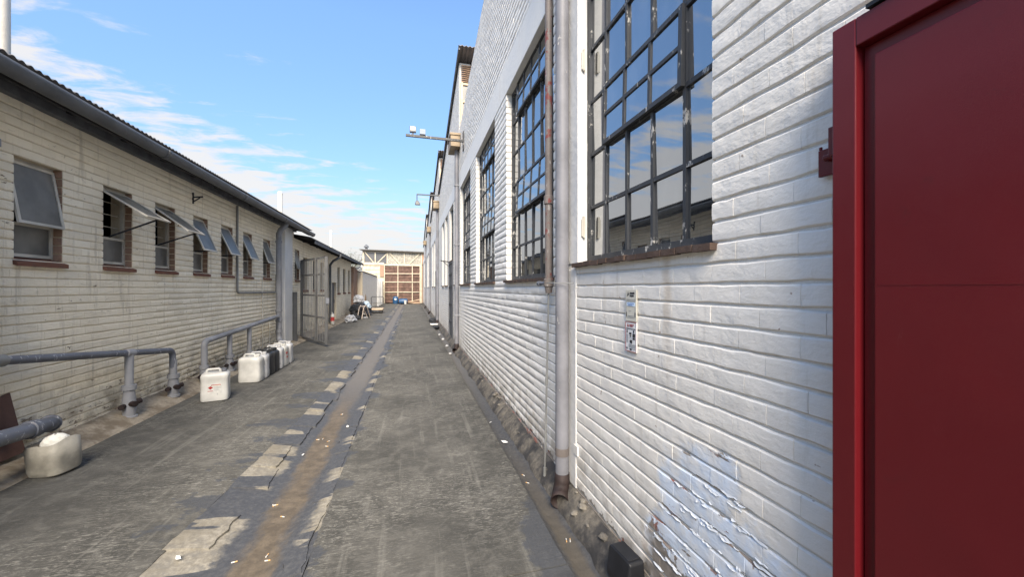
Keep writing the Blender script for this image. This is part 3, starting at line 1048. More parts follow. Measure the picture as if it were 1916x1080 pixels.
def wall_core(m, x0, x1, y0, y1, z0, z1, openings, grow=0.008):
    zs = sorted(set([z0, z1] + [c for _, _, c, _ in openings] + [d for _, _, _, d in openings]))
    zs = [z for z in zs if z0 <= z <= z1]
    for za, zb in zip(zs[:-1], zs[1:]):
        zm = (za + zb) / 2
        spans = [(y0, y1)]
        for (a, b, c, d) in openings:
            if c < zm < d:
                a2, b2 = a - grow, b + grow
                ns = []
                for s, e in spans:
                    if b2 <= s or a2 >= e:
                        ns.append((s, e)); continue
                    if a2 > s: ns.append((s, a2))
                    if b2 < e: ns.append((b2, e))
                spans = ns
        for s, e in spans:
            m.box(x0, x1, s, e, za, zb)


# ================================================================== FACTORY (right)
HEAD = Z0R + 49 * ZC                # 4.189
SILL1 = Z0R + 21 * ZC               # 1.809
SILL2 = Z0R + 20 * ZC               # 1.724
BAND_TOP = HEAD + 0.42
VAL = [-4.7, 2.72, 10.1, 17.7, 25.3, 32.9, 40.5]      # valleys of the saw-tooth roof
Z_PEAK, Z_VAL = 7.55, 5.77

factory = thing('factory_building', (A + 2.0, 12.0, 0.0), 'long white painted brick factory with saw-tooth gables and steel windows', 'factory')
W1 = (1.34, 2.67, SILL1, HEAD)
bigs = [W1, (3.19, 4.93, SILL2, HEAD), (5.66, 7.40, SILL2, HEAD), (8.14, 9.85, SILL2, HEAD)]
DOORH = Z0R + 28 * ZC
slots = [(10.55, 11.30, SILL2, HEAD), (11.62, 12.75, 0.024, HEAD), (13.45, 14.35, SILL2, HEAD), (15.0, 15.9, SILL2, HEAD)]
bay3 = [(18.6, 20.0, 0.024, HEAD), (20.8, 21.7, SILL2, HEAD), (22.6, 23.5, SILL2, HEAD)]
bay4 = [(26.2, 27.6, 0.024, HEAD), (28.5, 29.5, SILL2, HEAD), (30.6, 31.6, SILL2, HEAD)]
bay5 = [(34, 35.2, SILL2, HEAD), (37, 38.4, SILL2, HEAD)]
OPN = bigs + slots + bay3 + bay4 + bay5

m = MB()
wall_core(m, A + 0.0078, A + 0.32, -4.6, Y_END, -0.1, HEAD, OPN)
fwall = m.build('wall', M['white_mortar'], factory)
bk = lay(-1.2, 24.0, Z0R, HEAD, OPN, seed=3)
place_bricks(bk, A, 1, fwall, M['white'], 300, 9.0, seed=11)
m = MB()
m.box(A + 0.0, A + 0.05, 24.0, Y_END, 0.0, SILL2 - 0.002)
fw2 = m.build('far_wall_face', M['white'], fwall)
# rendered lintel band
m = MB()
m.box(A - 0.006, A + 0.319, -4.6, Y_END, HEAD, BAND_TOP)
m.build('lintel_band', M['band'], factory, bevel=0.006)


def topz(y):
    y = np.asarray(y, dtype=float)
    z = np.full(y.shape, Z_VAL)
    for a, b in zip(VAL[:-1], VAL[1:]):
        z = np.where((y >= a) & (y <= b), Z_PEAK - (Z_PEAK - Z_VAL) * (y - a) / (b - a), z)
    return z


m = MB()
gb = []
for a, b in zip(VAL[:-1], VAL[1:]):
    m.prism_x([(a + 0.02, BAND_TOP), (min(b, Y_END), BAND_TOP), (min(b, Y_END), Z_VAL), (a + 0.02, Z_PEAK)], A + 0.009, A + 0.30)
    if a < 20:
        L = lay(max(a + 0.02, -1.2), b, BAND_TOP, Z_PEAK, [], seed=int(a * 7))
        gb += [t for t in L if topz(np.array([max(t[0] - t[2] / 2, a + 0.03)]))[0] > t[1] - t[3] / 2 + 0.01]
gable = m.build('gable', M['white_mortar'], factory)
place_bricks(gb, A, 1, gable, M['white'], 0, 9.0, seed=77, topline=lambda yy: topz(yy), individual=False)

# lifted paint flakes along the bed joints of the flaking patch
m = MB()
rf_ = random.Random(9)
for k in range(95):
    y = rf_.gauss(1.32, 0.22)
    row = rf_.randint(2, 9)
    if ((y - 1.30) / 0.42) ** 2 + ((row * ZC + Z0R - 0.25) / 0.55) ** 2 > 1.1 or y > 1.80: continue
    zj = Z0R + row * ZC + rf_.choice((-1, 1, 1)) * rf_.uniform(0.0, 0.022)
    ln, dp_ = rf_.uniform(0.015, 0.085), rf_.uniform(0.003, 0.011)
    n_s = max(3, int(ln / 0.012))
    curl = rf_.uniform(0.002, 0.006)
    rows_ = [[], [], []]
    for i in range(n_s + 1):
        yy = y - ln / 2 + ln * i / n_s
        w = math.sin(math.pi * (i + 0.4) / (n_s + 0.8)) ** 0.6 * (1 + 0.35 * rf_.uniform(-1, 1))
        zz = zj + 0.003 * rf_.uniform(-1, 1)
        rows_[0].append((A - 0.0005, yy, zz))
        rows_[1].append((A - 0.0012 - curl * 0.35, yy, zz - dp_ * 0.6 * w))
        rows_[2].append((A - 0.0012 - curl * w, yy, zz - dp_ * w))
    nn = n_s + 1
    m.add(rows_[0] + rows_[1] + rows_[2], [(r_ * nn + i, r_ * nn + i + 1, (r_ + 1) * nn + i + 1, (r_ + 1) * nn + i) for r_ in range(2) for i in range(n_s)])
o = m.build('paint_flakes', M['flake'], fwall)
s_ = o.modifiers.new('thick', 'SOLIDIFY'); s_.thickness = 0.0012
tag(o, kind='stuff')

# saw-tooth roofs and their north-light faces
XD = A + 7.0
for i, (a, b) in enumerate(zip(VAL[:-1], VAL[1:])):
    if b < 0: continue
    m = MB()
    n_c = 64 if a < 30 else 30
    xs_ = np.linspace(A - 0.06 if a > 5 else A + 0.16, A + 3.2, n_c * 4 // 2 + 1)
    sl = (Z_PEAK - Z_VAL) / (b - a)
    for lift, rev in ((0.0, False),):
        def fn(x, y, l=lift):
            return (x, y, Z_PEAK + 0.10 - sl * (y - a) + 0.016 * math.sin(2 * math.pi * (x - A) / 0.10))
        m.grid(xs_, [a - 0.42, a + 0.5, (a + b) / 2, b - 0.05], fn)
    m.grid([A + 3.2, XD], [a - 0.42, b - 0.05], lambda x, y: (x, y, Z_PEAK + 0.10 - sl * (y - a)))
    rf = m.build('roof', M['roof'], factory)
    s_ = rf.modifiers.new('thick', 'SOLIDIFY')
    s_.thickness = 0.012
    m = MB()
    if a > 5:
        m.bar((A - 0.045, a - 0.38, Z_PEAK + 0.06 + sl * 0.38), (A - 0.045, b - 0.06, Z_VAL + 0.06), 0.035, 0.11)
        m.build('barge_board', M['fascia'], rf)
    # glazed face
    m = MB()
    m.box(A + 0.30, XD, a + 0.02, a + 0.10, BAND_TOP, Z_VAL - 0.02)
    m.box(A + 0.02, XD, a - 0.02, a + 0.06, Z_VAL - 0.25, Z_VAL - 0.05)
    nl = m.build('north_light', M['cream_paint'], factory)
    m = MB()
    for x in np.arange(A + 0.06, A + 5.0, 0.62):
        m.box(x - 0.03, x + 0.03, a - 0.05, a + 0.01, Z_VAL - 0.05, 7.02)
    for z in (Z_VAL - 0.02, 6.12, 6.52, 6.98):
        m.box(A + 0.03, XD, a - 0.045, a + 0.005, z - 0.025, z + 0.025)
    m.build('glazing_frame', M['cream_paint'], nl)
    m = MB()
    m.box(A + 0.03, XD, a - 0.012, a + 0.002, Z_VAL - 0.05, 7.0)
    m.build('glazing', M['frost'], nl)
    for k in range(9):
        z = 7.03 + k * 0.052
        m = MB()
        m.add([(A + 0.05, a - 0.06, z), (XD, a - 0.06, z), (XD, a - 0.0, z + 0.045), (A + 0.05, a - 0.0, z + 0.045),
               (A + 0.05, a - 0.06, z + 0.008), (XD, a - 0.06, z + 0.008), (XD, a - 0.0, z + 0.053), (A + 0.05, a - 0.0, z + 0.053)],
              [(0, 1, 2, 3), (7, 6, 5, 4), (0, 4, 5, 1), (3, 2, 6, 7), (0, 3, 7, 4), (1, 5, 6, 2)])
        m.build('louvre_slat', M['rust_slat'], nl)
    m = MB()
    m.box(A + 0.30, XD, a + 0.03, a + 0.07, 7.0, Z_PEAK + 0.05)
    m.build('louvre_backing', M['shade_black'], nl)  # dark sheet paints the shade behind the louvres
m = MB()
m.box(XD - 0.02, XD + 0.2, -4.6, Y_END, 0, Z_VAL)
m.box(A + 0.32, XD, -4.7, -4.5, 0, Z_VAL)
m.box(A + 0.32, XD, Y_END - 0.1, Y_END + 0.1, 0, Z_VAL)
m.build('rear_wall', M['white_mortar'], factory)


def steel_window(op, cols, rows, vents, glass, name='window', chip_panes=True, xg=A + 0.095):
    """frame is the part; every pane and every vent a sub-part"""
    y0, y1, z0, z1 = op
    zb = z0 + 0.02
    ysn = np.linspace(y0 + 0.005, y1 - 0.005, cols + 1)
    zsn = np.linspace(zb, z1 - 0.003, rows + 1)
    m = MB()
    fw = 0.040
    m.box(xg - 0.022, xg + 0.03, y0, y0 + fw, z0, z1 - 0.002)
    m.box(xg - 0.022, xg + 0.03, y1 - fw, y1, z0, z1 - 0.002)
    m.box(xg - 0.021, xg + 0.03, y0 + fw, y1 - fw, z0, z0 + 0.05)
    m.box(xg - 0.021, xg + 0.03, y0 + fw, y1 - fw, z1 - fw, z1 - 0.003)
    for yv in ysn[1:-1]:
        m.box(xg - 0.014, xg + 0.012, yv - 0.011, yv + 0.011, z0 + 0.05, z1 - fw)
    for zv in zsn[1:-1]:
        for a, b in zip(ysn[:-1], ysn[1:]):
            m.box(xg - 0.012, xg + 0.010, a + 0.011, b - 0.011, zv - 0.012, zv + 0.012)
    fr = m.build(name, M['steel'], factory)
    inv = set()
    for (c0, c1, r0, r1, ang) in vents:
        for c in range(c0, c1):
            for r_ in range(r0, r1):
                inv.add((c, r_))
    for c in range(cols):
        for r_ in range(rows):
            if (c, r_) in inv: continue
            m = MB()
            ya, yb, za, zb_ = ysn[c] + 0.008, ysn[c + 1] - 0.008, zsn[r_] + 0.008, zsn[r_ + 1] - 0.008
            t1, t2 = random.uniform(-0.0032, 0.0032), random.uniform(-0.003, 0.003)
            x = xg
            m.add([(x - t1 - t2, ya, za), (x + t1 - t2, yb, za), (x + t1 + t2, yb, zb_), (x - t1 + t2, ya, zb_),
                   (x + 0.004 - t1 - t2, ya, za), (x + 0.004 + t1 - t2, yb, za), (x + 0.004 + t1 + t2, yb, zb_), (x + 0.004 - t1 + t2, ya, zb_)],
                  [(0, 3, 2, 1), (4, 5, 6, 7), (0, 1, 5, 4), (1, 2, 6, 5), (2, 3, 7, 6), (3, 0, 4, 7)])
            m.build('pane', glass, fr)
    for (c0, c1, r0, r1, ang) in vents:
        ya, yb, za, zb_ = ysn[c0] - 0.006, ysn[c1] + 0.006, zsn[r0] - 0.006, zsn[r1] + 0.006
        zmid = (za + zb_) / 2
        xo = xg - 0.018

        def tilt(x, z):
            d = z - zb_
            return (xo + (x) + math.sin(ang) * d, zb_ + math.cos(ang) * d)

        def tb(m, y_a, y_b, z_a, z_b, t0=-0.013, t1=0.013):
            p = [tilt(t0, z_a), tilt(t1, z_a), tilt(t1, z_b), tilt(t0, z_b)]
            vs = [(p[0][0], y_a, p[0][1]), (p[1][0], y_a, p[1][1]), (p[1][0], y_b, p[1][1]), (p[0][0], y_b, p[0][1]),
                  (p[3][0], y_a, p[3][1]), (p[2][0], y_a, p[2][1]), (p[2][0], y_b, p[2][1]), (p[3][0], y_b, p[3][1])]
            m.add(vs, [(0, 3, 2, 1), (4, 5, 6, 7), (0, 1, 5, 4), (1, 2, 6, 5), (2, 3, 7, 6), (3, 0, 4, 7)])
        m = MB()
        w = 0.026
        tb(m, ya, ya + w, za, zb_)
        tb(m, yb - w, yb, za, zb_)
        tb(m, ya + w, yb - w, za, za + w, -0.012, 0.012)
        tb(m, ya + w, yb - w, zb_ - w, zb_, -0.012, 0.012)
        for c in range(c0 + 1, c1):
            tb(m, ysn[c] - 0.011, ysn[c] + 0.011, za + w, zb_ - w, -0.010, 0.010)
        for c in range(c0, c1):
            tb(m, ysn[c] + 0.011, ysn[c + 1] - 0.011, zmid - 0.011, zmid + 0.011, -0.010, 0.010)
        m.build('vent', M['steel'], fr)
        for c in range(c0, c1):
            for zz0, zz1 in ((za + 0.02, zmid - 0.008), (zmid + 0.008, zb_ - 0.02)):
                m = MB()
                tb(m, ysn[c] + 0.008, ysn[c + 1] - 0.008, zz0, zz1, -0.002, 0.002)
                m.build('pane', glass, fr)
    # sill tiles
    n_t = max(4, int(round((y1 - y0 + 0.12) / 0.115)))
    e = np.linspace(y0 - 0.03, y1 + 0.05, n_t + 1)
    for a, b in zip(e[:-1], e[1:]):
        m = MB()
        dz = random.uniform(-0.003, 0.003)
        dx = random.uniform(-0.004, 0.004)
        m.prism_x([(a + 0.003, z0 - 0.030 + dz), (b - 0.003, z0 - 0.030 + dz), (b - 0.003, z0 + dz), (a + 0.003, z0 + dz)], A - 0.036 + dx, A + 0.12)
        m.build('sill_tile', M['sill_dark'], fr)
    return fr


m = MB()
m.box(A - 0.007, A + 0.072, 2.662, 2.96, SILL1 + 0.002, HEAD - 0.002)
m.box(A - 0.0065, A + 0.05, 2.70, 2.96, 0.10, SILL1 - 0.04)
m.build('render_strip', M['pilaster'], factory, bevel=0.004)
steel_window(W1, 5, 6, [(1, 4, 2, 3, R(1.2))], M['glass'])
for op in bigs[1:]:
    steel_window(op, 6, 6, [(1, 5, 2, 3, R(3)), (1, 5, 5, 6, R(2))], M['glass'])
for op in slots[:1] + slots[2:] + bay3[1:] + bay4[1:] + bay5:
    steel_window(op, 3, 5, [], M['glass_far'])
# doors in tall openings with a fanlight above
for op in (slots[1], bay3[0], bay4[0]):
    y0, y1, z0, z1 = op
    m = MB()
    m.box(A - 0.03, A + 0.05, y0 - 0.02, y0 + 0.05, z0, 2.46)
    m.box(A - 0.03, A + 0.05, y1 - 0.05, y1 + 0.02, z0, 2.46)
    m.box(A - 0.029, A + 0.05, y0 + 0.05, y1 - 0.05, 2.40, 2.46)
    m.box(A + 0.005, A + 0.03, y0 + 0.05, y1 - 0.05, z0 + 0.04, 2.40)
    d = m.build('door', M['grey_door'], factory)
    for z in (0.55, 1.10, 1.65, 2.05):
        m = MB()
        m.box(A - 0.025, A + 0.006, y0 + 0.06, y1 - 0.06, z, z + 0.06)
        m.build('door_rail', M['gate'], d)
    steel_window((y0, y1, Z0R + 29 * ZC, HEAD), 3, 4, [], M['glass_far'])
# stain-black bracket arm above the first door
m = MB()
m.bar((A - 0.01, 12.9, 2.5), (A - 0.28, 12.9, 2.54), 0.03)
m.bar((A - 0.02, 12.9, 2.36), (A - 0.20, 12.9, 2.52), 0.02)
tag(m.build('wall_bracket', M['black'], origin=(A, 12.9, 2.4)), 'short black bracket on white wall above the grey steel door', 'bracket')


# rainwater goods
def factory_downpipe(y, first=False):
    xp, r_ = A - 0.068, 0.052
    m = MB()
    m.tube([(xp, y, 5.35), (xp, y, 0.16)], r_, 20)
    dp = m.build('downpipe', M['pipe_f'], factory, smooth=True)
    m = MB()
    m.tube([(xp, y, 0.175), (xp, y, 0.10), (xp - 0.012, y - 0.012, 0.055), (xp - 0.035, y - 0.05, 0.02), (xp - 0.06, y - 0.10, 0.005)],
           [0.058, 0.059, 0.062, 0.066, 0.070], 20, caps=False)
    sh = m.build('shoe', M['shoe'], dp, smooth=True)
    s_ = sh.modifiers.new('thick', 'SOLIDIFY'); s_.thickness = 0.006
    m = MB()
    for z in (0.9, 2.75, 4.3):
        m.box(xp - r_ - 0.008, xp + r_ + 0.03, y - r_ - 0.008, y + r_ + 0.008, z, z + 0.03)
    if not first:
        m.build('pipe_bracket', M['pipe'], dp)
    else:
        m = MB()
        m.box(A - 0.012, A + 0.01, y - 0.16, y - 0.09, 0.36, 0.43)
        m.build('pipe_bracket', M['white_mortar'], dp)
        m = MB()   # rust collar low on the pipe
        m.tube([(xp, y, 0.315), (xp, y, 0.375)], r_ + 0.0025, 20)
        m.build('rust_collar', M['pipe_red'], dp, smooth=True)
    m = MB()
    m.box(A - 0.25, A - 0.012, y - 0.28, y + 0.42, 5.25, 5.57)
    m.box(A - 0.27, A + 0.01, y - 0.30, y + 0.44, 5.53, 5.59)
    m.build('hopper', M['tan'], dp, bevel=0.006)


factory_downpipe(2.82, True)
for yv in (10.12, 17.95, 25.5, 33.0):
    factory_downpipe(yv)

# red oxide riser with a thin drain rod
st = thing('fire_riser_pipe', (A - 0.09, 3.07, 1.6), 'rusty grey riser pipe with red collars ending above the thin rod', 'pipe')
xr, yr = A - 0.088, 3.07
m = MB()
m.tube([(xr, yr, 5.2), (xr, yr, 1.66)], 0.031, 16)
m.build('pipe', M['pipe_red'], st, smooth=True)
m = MB()
m.tube([(xr, yr, 2.33), (xr, yr, 2.335), (xr, yr, 2.40), (xr, yr, 2.405)], [0.033, 0.041, 0.041, 0.033], 16)
m.build('collar', M['pipe_red'], st, smooth=True)
m = MB()
m.tube([(xr, yr, 1.63), (xr, yr, 1.64), (xr, yr, 1.70), (xr, yr, 1.705)], [0.034, 0.042, 0.042, 0.034], 16)
m.tube([(xr, yr, 1.58), (xr, yr, 1.63)], [0.026, 0.034], 16)
m.build('collar', M['pipe_red'], st, smooth=True)
m = MB()
m.tube([(xr, yr, 1.665), (xr - 0.02, yr + 0.17, 1.665)], 0.015, 10)
m.tube([(xr - 0.02, yr + 0.16, 1.665), (xr - 0.022, yr + 0.20, 1.665)], 0.021, 10)
m.build('side_outlet', M['pipe_dark'], st, smooth=True)
m = MB()
m.tube([(xr, yr, 1.60), (xr - 0.005, yr + 0.03, 0.9), (xr - 0.01, yr + 0.07, 0.04)], 0.0085, 8)
m.tube([(xr - 0.0048, yr + 0.032, 0.86), (xr - 0.0052, yr + 0.036, 0.80)], 0.013, 8)
m.tube([(xr - 0.01, yr + 0.068, 0.075), (xr - 0.01, yr + 0.071, 0.0)], 0.014, 8)
m.build('drain_rod', M['galv'], st, smooth=True)
m = MB()
m.tube([(A - 0.002, 3.02, 1.67), (A - 0.15, 2.95, 1.665), (A - 0.15, 2.78, 1.662), (A - 0.02, 2.70, 1.66)], 0.004, 6)
m.build('tie_wire', M['galv'], st, smooth=True)
# slim white conduit beside it
m = MB()
m.tube([(A - 0.012, 2.93, 5.5), (A - 0.012, 2.93, 0.12)], 0.011, 10)
tag(m.build('wall_conduit', M['band'], origin=(A, 2.93, 0.1), smooth=True), 'slim white conduit between the grey downpipe and the rusty riser', 'conduit')

# old window hinges (shutter pintles) on the jamb of the near window
for z in (2.0, 3.25):
    m = MB()
    m.box(A + 0.03, A + 0.045, 2.640, 2.661, z, z + 0.16)
    m.box(A + 0.02, A + 0.032, 2.645, 2.658, z + 0.01, z + 0.14)
    tag(m.build('shutter_pintle', M['steel_w'], origin=(A, 2.63, z)),
        'old cream painted shutter pintle plate %s on the jamb beside the near window' % ('low' if z < 2.5 else 'high'), 'hinge')

# placards
sg = thing('fire_notice', (A, 1.935, 1.26), 'pair of small fire equipment notices stuck on white brick below the window sill', 'sign')
xs0 = A - 0.009
m = MB(); m.box(xs0, xs0 + 0.006, 1.882, 1.992, 1.435, 1.612); p1 = m.build('upper_placard', M['sign_beige'], sg)
p1['label'] = 'beige upper placard with pale blue sticker and two arrows'
m = MB(); m.box(xs0, xs0 + 0.006, 1.882, 1.992, 1.262, 1.430); p2 = m.build('lower_placard', M['sign_white'], sg)
p2['label'] = 'white lower placard with thin red border and grey print'


def yq(m, y0, y1, z0, z1, x=xs0 - 0.0015):
    """flat print: y measured from the left edge of the placard as read (left = far side, y high)"""
    a, b = 1.992 - y0, 1.992 - y1
    m.box(x, x + 0.001, b, a, z0, z1)


m = MB()
m.mi = 0
yq(m, 0.045, 0.092, 1.588, 1.598); yq(m, 0.045, 0.085, 1.574, 1.583)
m.add([(xs0 - .0015, 1.992 - .018, 1.574), (xs0 - .0015, 1.992 - .027, 1.604), (xs0 - .0015, 1.992 - .037, 1.586)], [(0, 1, 2)])
for yy in (0.012, 0.098):
    yq(m, yy - 0.003, yy + 0.003, 1.47, 1.485)
    m.add([(xs0 - .0015, 1.992 - yy + .005, 1.47), (xs0 - .0015, 1.992 - yy - .005, 1.47), (xs0 - .0015, 1.992 - yy, 1.452)], [(0, 1, 2)])
m.mi = 1
yq(m, 0.01, 0.10, 1.556, 1.559); yq(m, 0.01, 0.10, 1.545, 1.549)
for yy in (0.012, 0.098):
    yq(m, yy - 0.001, yy + 0.001, 1.485, 1.515)
yq(m, 0.025, 0.085, 1.463, 1.466); yq(m, 0.02, 0.09, 1.455, 1.457); yq(m, 0.035, 0.06, 1.492, 1.494)
m.mi = 2
yq(m, 0.012, 0.098, 1.520, 1.541)
m.mi = 3
yq(m, 0.02, 0.09, 1.534, 1.5365, xs0 - .0028); yq(m, 0.03, 0.075, 1.524, 1.527, xs0 - .0028)
m.build('print', [M['ink'], M['ink_grey'], M['pale_blue'], M['ink_blue']], p1)
m = MB()
m.mi = 0   # thin border
yq(m, 0.0, 0.11, 1.4275, 1.430); yq(m, 0, 0.0022, 1.264, 1.4275); yq(m, 0.1078, 0.11, 1.264, 1.4275); yq(m, 0, 0.11, 1.262, 1.2645)
yq(m, 0.042, 0.085, 1.411, 1.416); yq(m, 0.042, 0.075, 1.403, 1.408)
m.add([(xs0 - .0015, 1.992 - .018, 1.406), (xs0 - .0015, 1.992 - .027, 1.421), (xs0 - .0015, 1.992 - .036, 1.406), (xs0 - .0015, 1.992 - .027, 1.397)], [(0, 1, 2, 3)])
m.mi = 1
yq(m, 0.008, 0.10, 1.389, 1.393)
for (a, b, c, d) in ((.012, .022, 1.366, 1.383), (.040, .062, 1.358, 1.370), (.045, .060, 1.346, 1.354), (.078, .090, 1.370, 1.384),
                     (.074, .098, 1.344, 1.366), (.076, .096, 1.332, 1.341), (.046, .070, 1.310, 1.328), (.046, .064, 1.270, 1.280), (.010, .022, 1.274, 1.284)):
    yq(m, a, b, c, d)
m.mi = 2
for z in (1.356, 1.350, 1.343, 1.336, 1.329, 1.322, 1.315):
    yq(m, .008, .030, z, z + 0.002)
for z in (1.338, 1.302, 1.297, 1.291, 1.286, 1.278):
    yq(m, .036, .102, z, z + 0.0018)
m.build('print', [M['ink_red'], M['ink'], M['ink_grey']], p2)

# ------------------------------------------------------------------ maroon steel door on the factory wall
dr = thing('steel_door', (A - 0.04, 0.33, 0.0), 'tall maroon painted steel door in a maroon frame on white wall', 'door')
XD0 = A - 0.085                       # outer face of the frame
Yd, Zt = 0.806, 2.33
m = MB()
m.box(XD0, A + 0.005, Yd - 0.058, Yd, -0.05, Zt)
m.box(XD0 + 0.0005, A + 0.005, -0.45, Yd - 0.058, Zt - 0.075, Zt)
m.box(XD0 + 0.001, A + 0.005, -0.508, -0.45, -0.05, Zt)
m.build('frame', M['maroon'], dr, bevel=0.003)
m = MB()
m.box(XD0 + 0.028, XD0 + 0.040, -0.45, Yd - 0.060, 0.0, Zt - 0.076)
m.build('rebate', M['maroon'], dr, bevel=0.002)
m = MB()
m.box(XD0 + 0.014, XD0 + 0.030, -0.43, Yd - 0.090, 0.02, Zt - 0.112)
lf = m.build('leaf', M['maroon'], dr, bevel=0.004)
m = MB()
m.box(XD0 + 0.0134, XD0 + 0.0145, -0.42, Yd - 0.10, 1.628, 1.632)
m.build('weld_seam', M['maroon'], lf)
m = MB()
m.box(XD0 - 0.006, A, -0.5, Yd - 0.085, Zt + 0.004, Zt + 0.014)
m.build('drip_strip', M['black'], dr)
m = MB()
m.box(A - 0.022, A - 0.010, Yd - 0.02, Yd + 0.085, 1.955, 2.035)
m.box(A - 0.070, A - 0.010, Yd + 0.001, Yd + 0.022, 1.995, 2.075)
m.tube([(A - 0.03, Yd + 0.022, 2.005), (A - 0.03, Yd + 0.060, 2.005)], 0.010, 10)
m.tube([(A - 0.018, Yd + 0.08, 2.036), (A - 0.018, Yd + 0.08, 2.045)], 0.005, 8)
m.build('latch_keep', M['maroon'], dr, bevel=0.002)
m = MB()
m.box(XD0 - 0.02, XD0 + 0.014, -0.36, -0.33, 0.95, 1.15)
m.build('handle', M['gate'], lf, bevel=0.004)

# ------------------------------------------------------------------ floodlight arms
fl = thing('floodlight_arm', (A, 9.2, 5.16), 'long dark arm carrying two square floodlights over the lane', 'floodlight')
m = MB()
m.bar((A + 0.005, 9.2, 5.15), (-0.13, 9.2, 5.16), 0.05, 0.05)
m.box(A - 0.02, A + 0.004, 9.12, 9.28, 4.93, 5.37)
m.build('arm', M['steel'], fl)  # backlit shade of the arm is put into this dark paint
for (x, s_, face, zz) in ((0.03, 0.145, 'lamp_glass', 5.30), (0.25, 0.135, 'lamp_back', 5.26)):
    m = MB()
    m.box(x - s_ / 2, x + s_ / 2, 9.16, 9.24, zz - s_ / 2 + 0.01, zz + s_ / 2)
    hd = m.build('lamp_head', M['pipe_dark'] if face == 'lamp_glass' else M['lamp_back'], fl, bevel=0.008)
    if face == 'lamp_glass':
        m = MB(); m.box(x - s_ / 2 + 0.018, x + s_ / 2 - 0.018, 9.152, 9.1605, zz - s_ / 2 + 0.045, zz + s_ / 2 - 0.016)
        m.build('lens', M['lamp_glass'], hd)
    m = MB(); m.tube([(x, 9.2, 5.18), (x, 9.2, zz - s_ / 2 + 0.012)], 0.018, 8); m.build('yoke', M['pipe_dark'], hd)
fl = thing('street_lamp_arm', (A, 18.0, 5.9), 'thin arm with one drooping lamp further down the factory wall', 'lamp')
m = MB(); m.bar((A + 0.005, 18.0, 5.9), (0.22, 18.0, 5.9), 0.05, 0.05); m.tube([(0.24, 18, 5.9), (0.24, 18, 5.60)], 0.02, 8); m.build('arm', M['gate'], fl)  # dark paint carries the backlit tone of the arm
m = MB()
m.loft([sring(0.06, 0.06, 5.60, 12, 3, 0.25, 18), sring(0.10, 0.10, 5.52, 12, 3, 0.26, 18), sring(0.12, 0.12, 5.43, 12, 3, 0.27, 18)])
hd = m.build('lamp_head', M['gate_sheet'], fl)
m = MB(); m.box(0.19, 0.35, 17.93, 18.07, 5.42, 5.432); m.build('lens', M['lamp_glass'], hd)

# ================================================================== STORE BUILDING (left, near)
Z0L = 0.10
LSILL, LHEAD = Z0L + 21 * ZC, Z0L + 32 * ZC      # 1.885, 2.82
WT = Z0L + 38 * ZC                               # 3.33
store = thing('store_building', (-5.3, 8.0, 0.0), 'low cream painted brick store with gutter and open steel windows', 'building')
lw = [(4.45, 4.95), (5.48, 5.96), (6.41, 6.88), (7.37, 7.84), (8.32, 8.80), (9.29, 9.76), (10.42, 10.90)]
LOP = [(a, b, LSILL, LHEAD) for a, b in lw] + [(3.42, 3.90, LSILL, LHEAD), (2.45, 2.93, LSILL, LHEAD), (1.48, 1.96, LSILL, LHEAD)]
Y_S1 = 12.9
m = MB()
wall_core(m, -B - 0.23, -B - 0.009, -3.2, Y_S1, -0.1, WT, LOP)
swall = m.build('wall', M['cream_mortar'], store)
bk = lay(-3.2, Y_S1, Z0L, WT, LOP, seed=21)
place_bricks(bk, -B, -1, swall, M['cream'], 300, 14.0, seed=31, depth=0.095)
m = MB()
m.box(-7.3, -7.1, -3.2, Y_S1, 0, 4.3)
m.box(-7.1, -B - 0.23, -3.2, -3.0, 0, 3.35)
m.build('rear_wall', M['cream_mortar'], store)
m = MB(); m.box(-7.1, -B - 0.24, -3.0, Y_S1 + 0.1, 0.0, 0.06); m.build('interior_floor', M['shade_black'], store)
m = MB(); m.box(-5.6, -5.5, -3.0, Y_S1 + 0.1, 0.06, 3.5); m.build('partition', M['shade_black'], store)  # darkness of the room is put into the colour


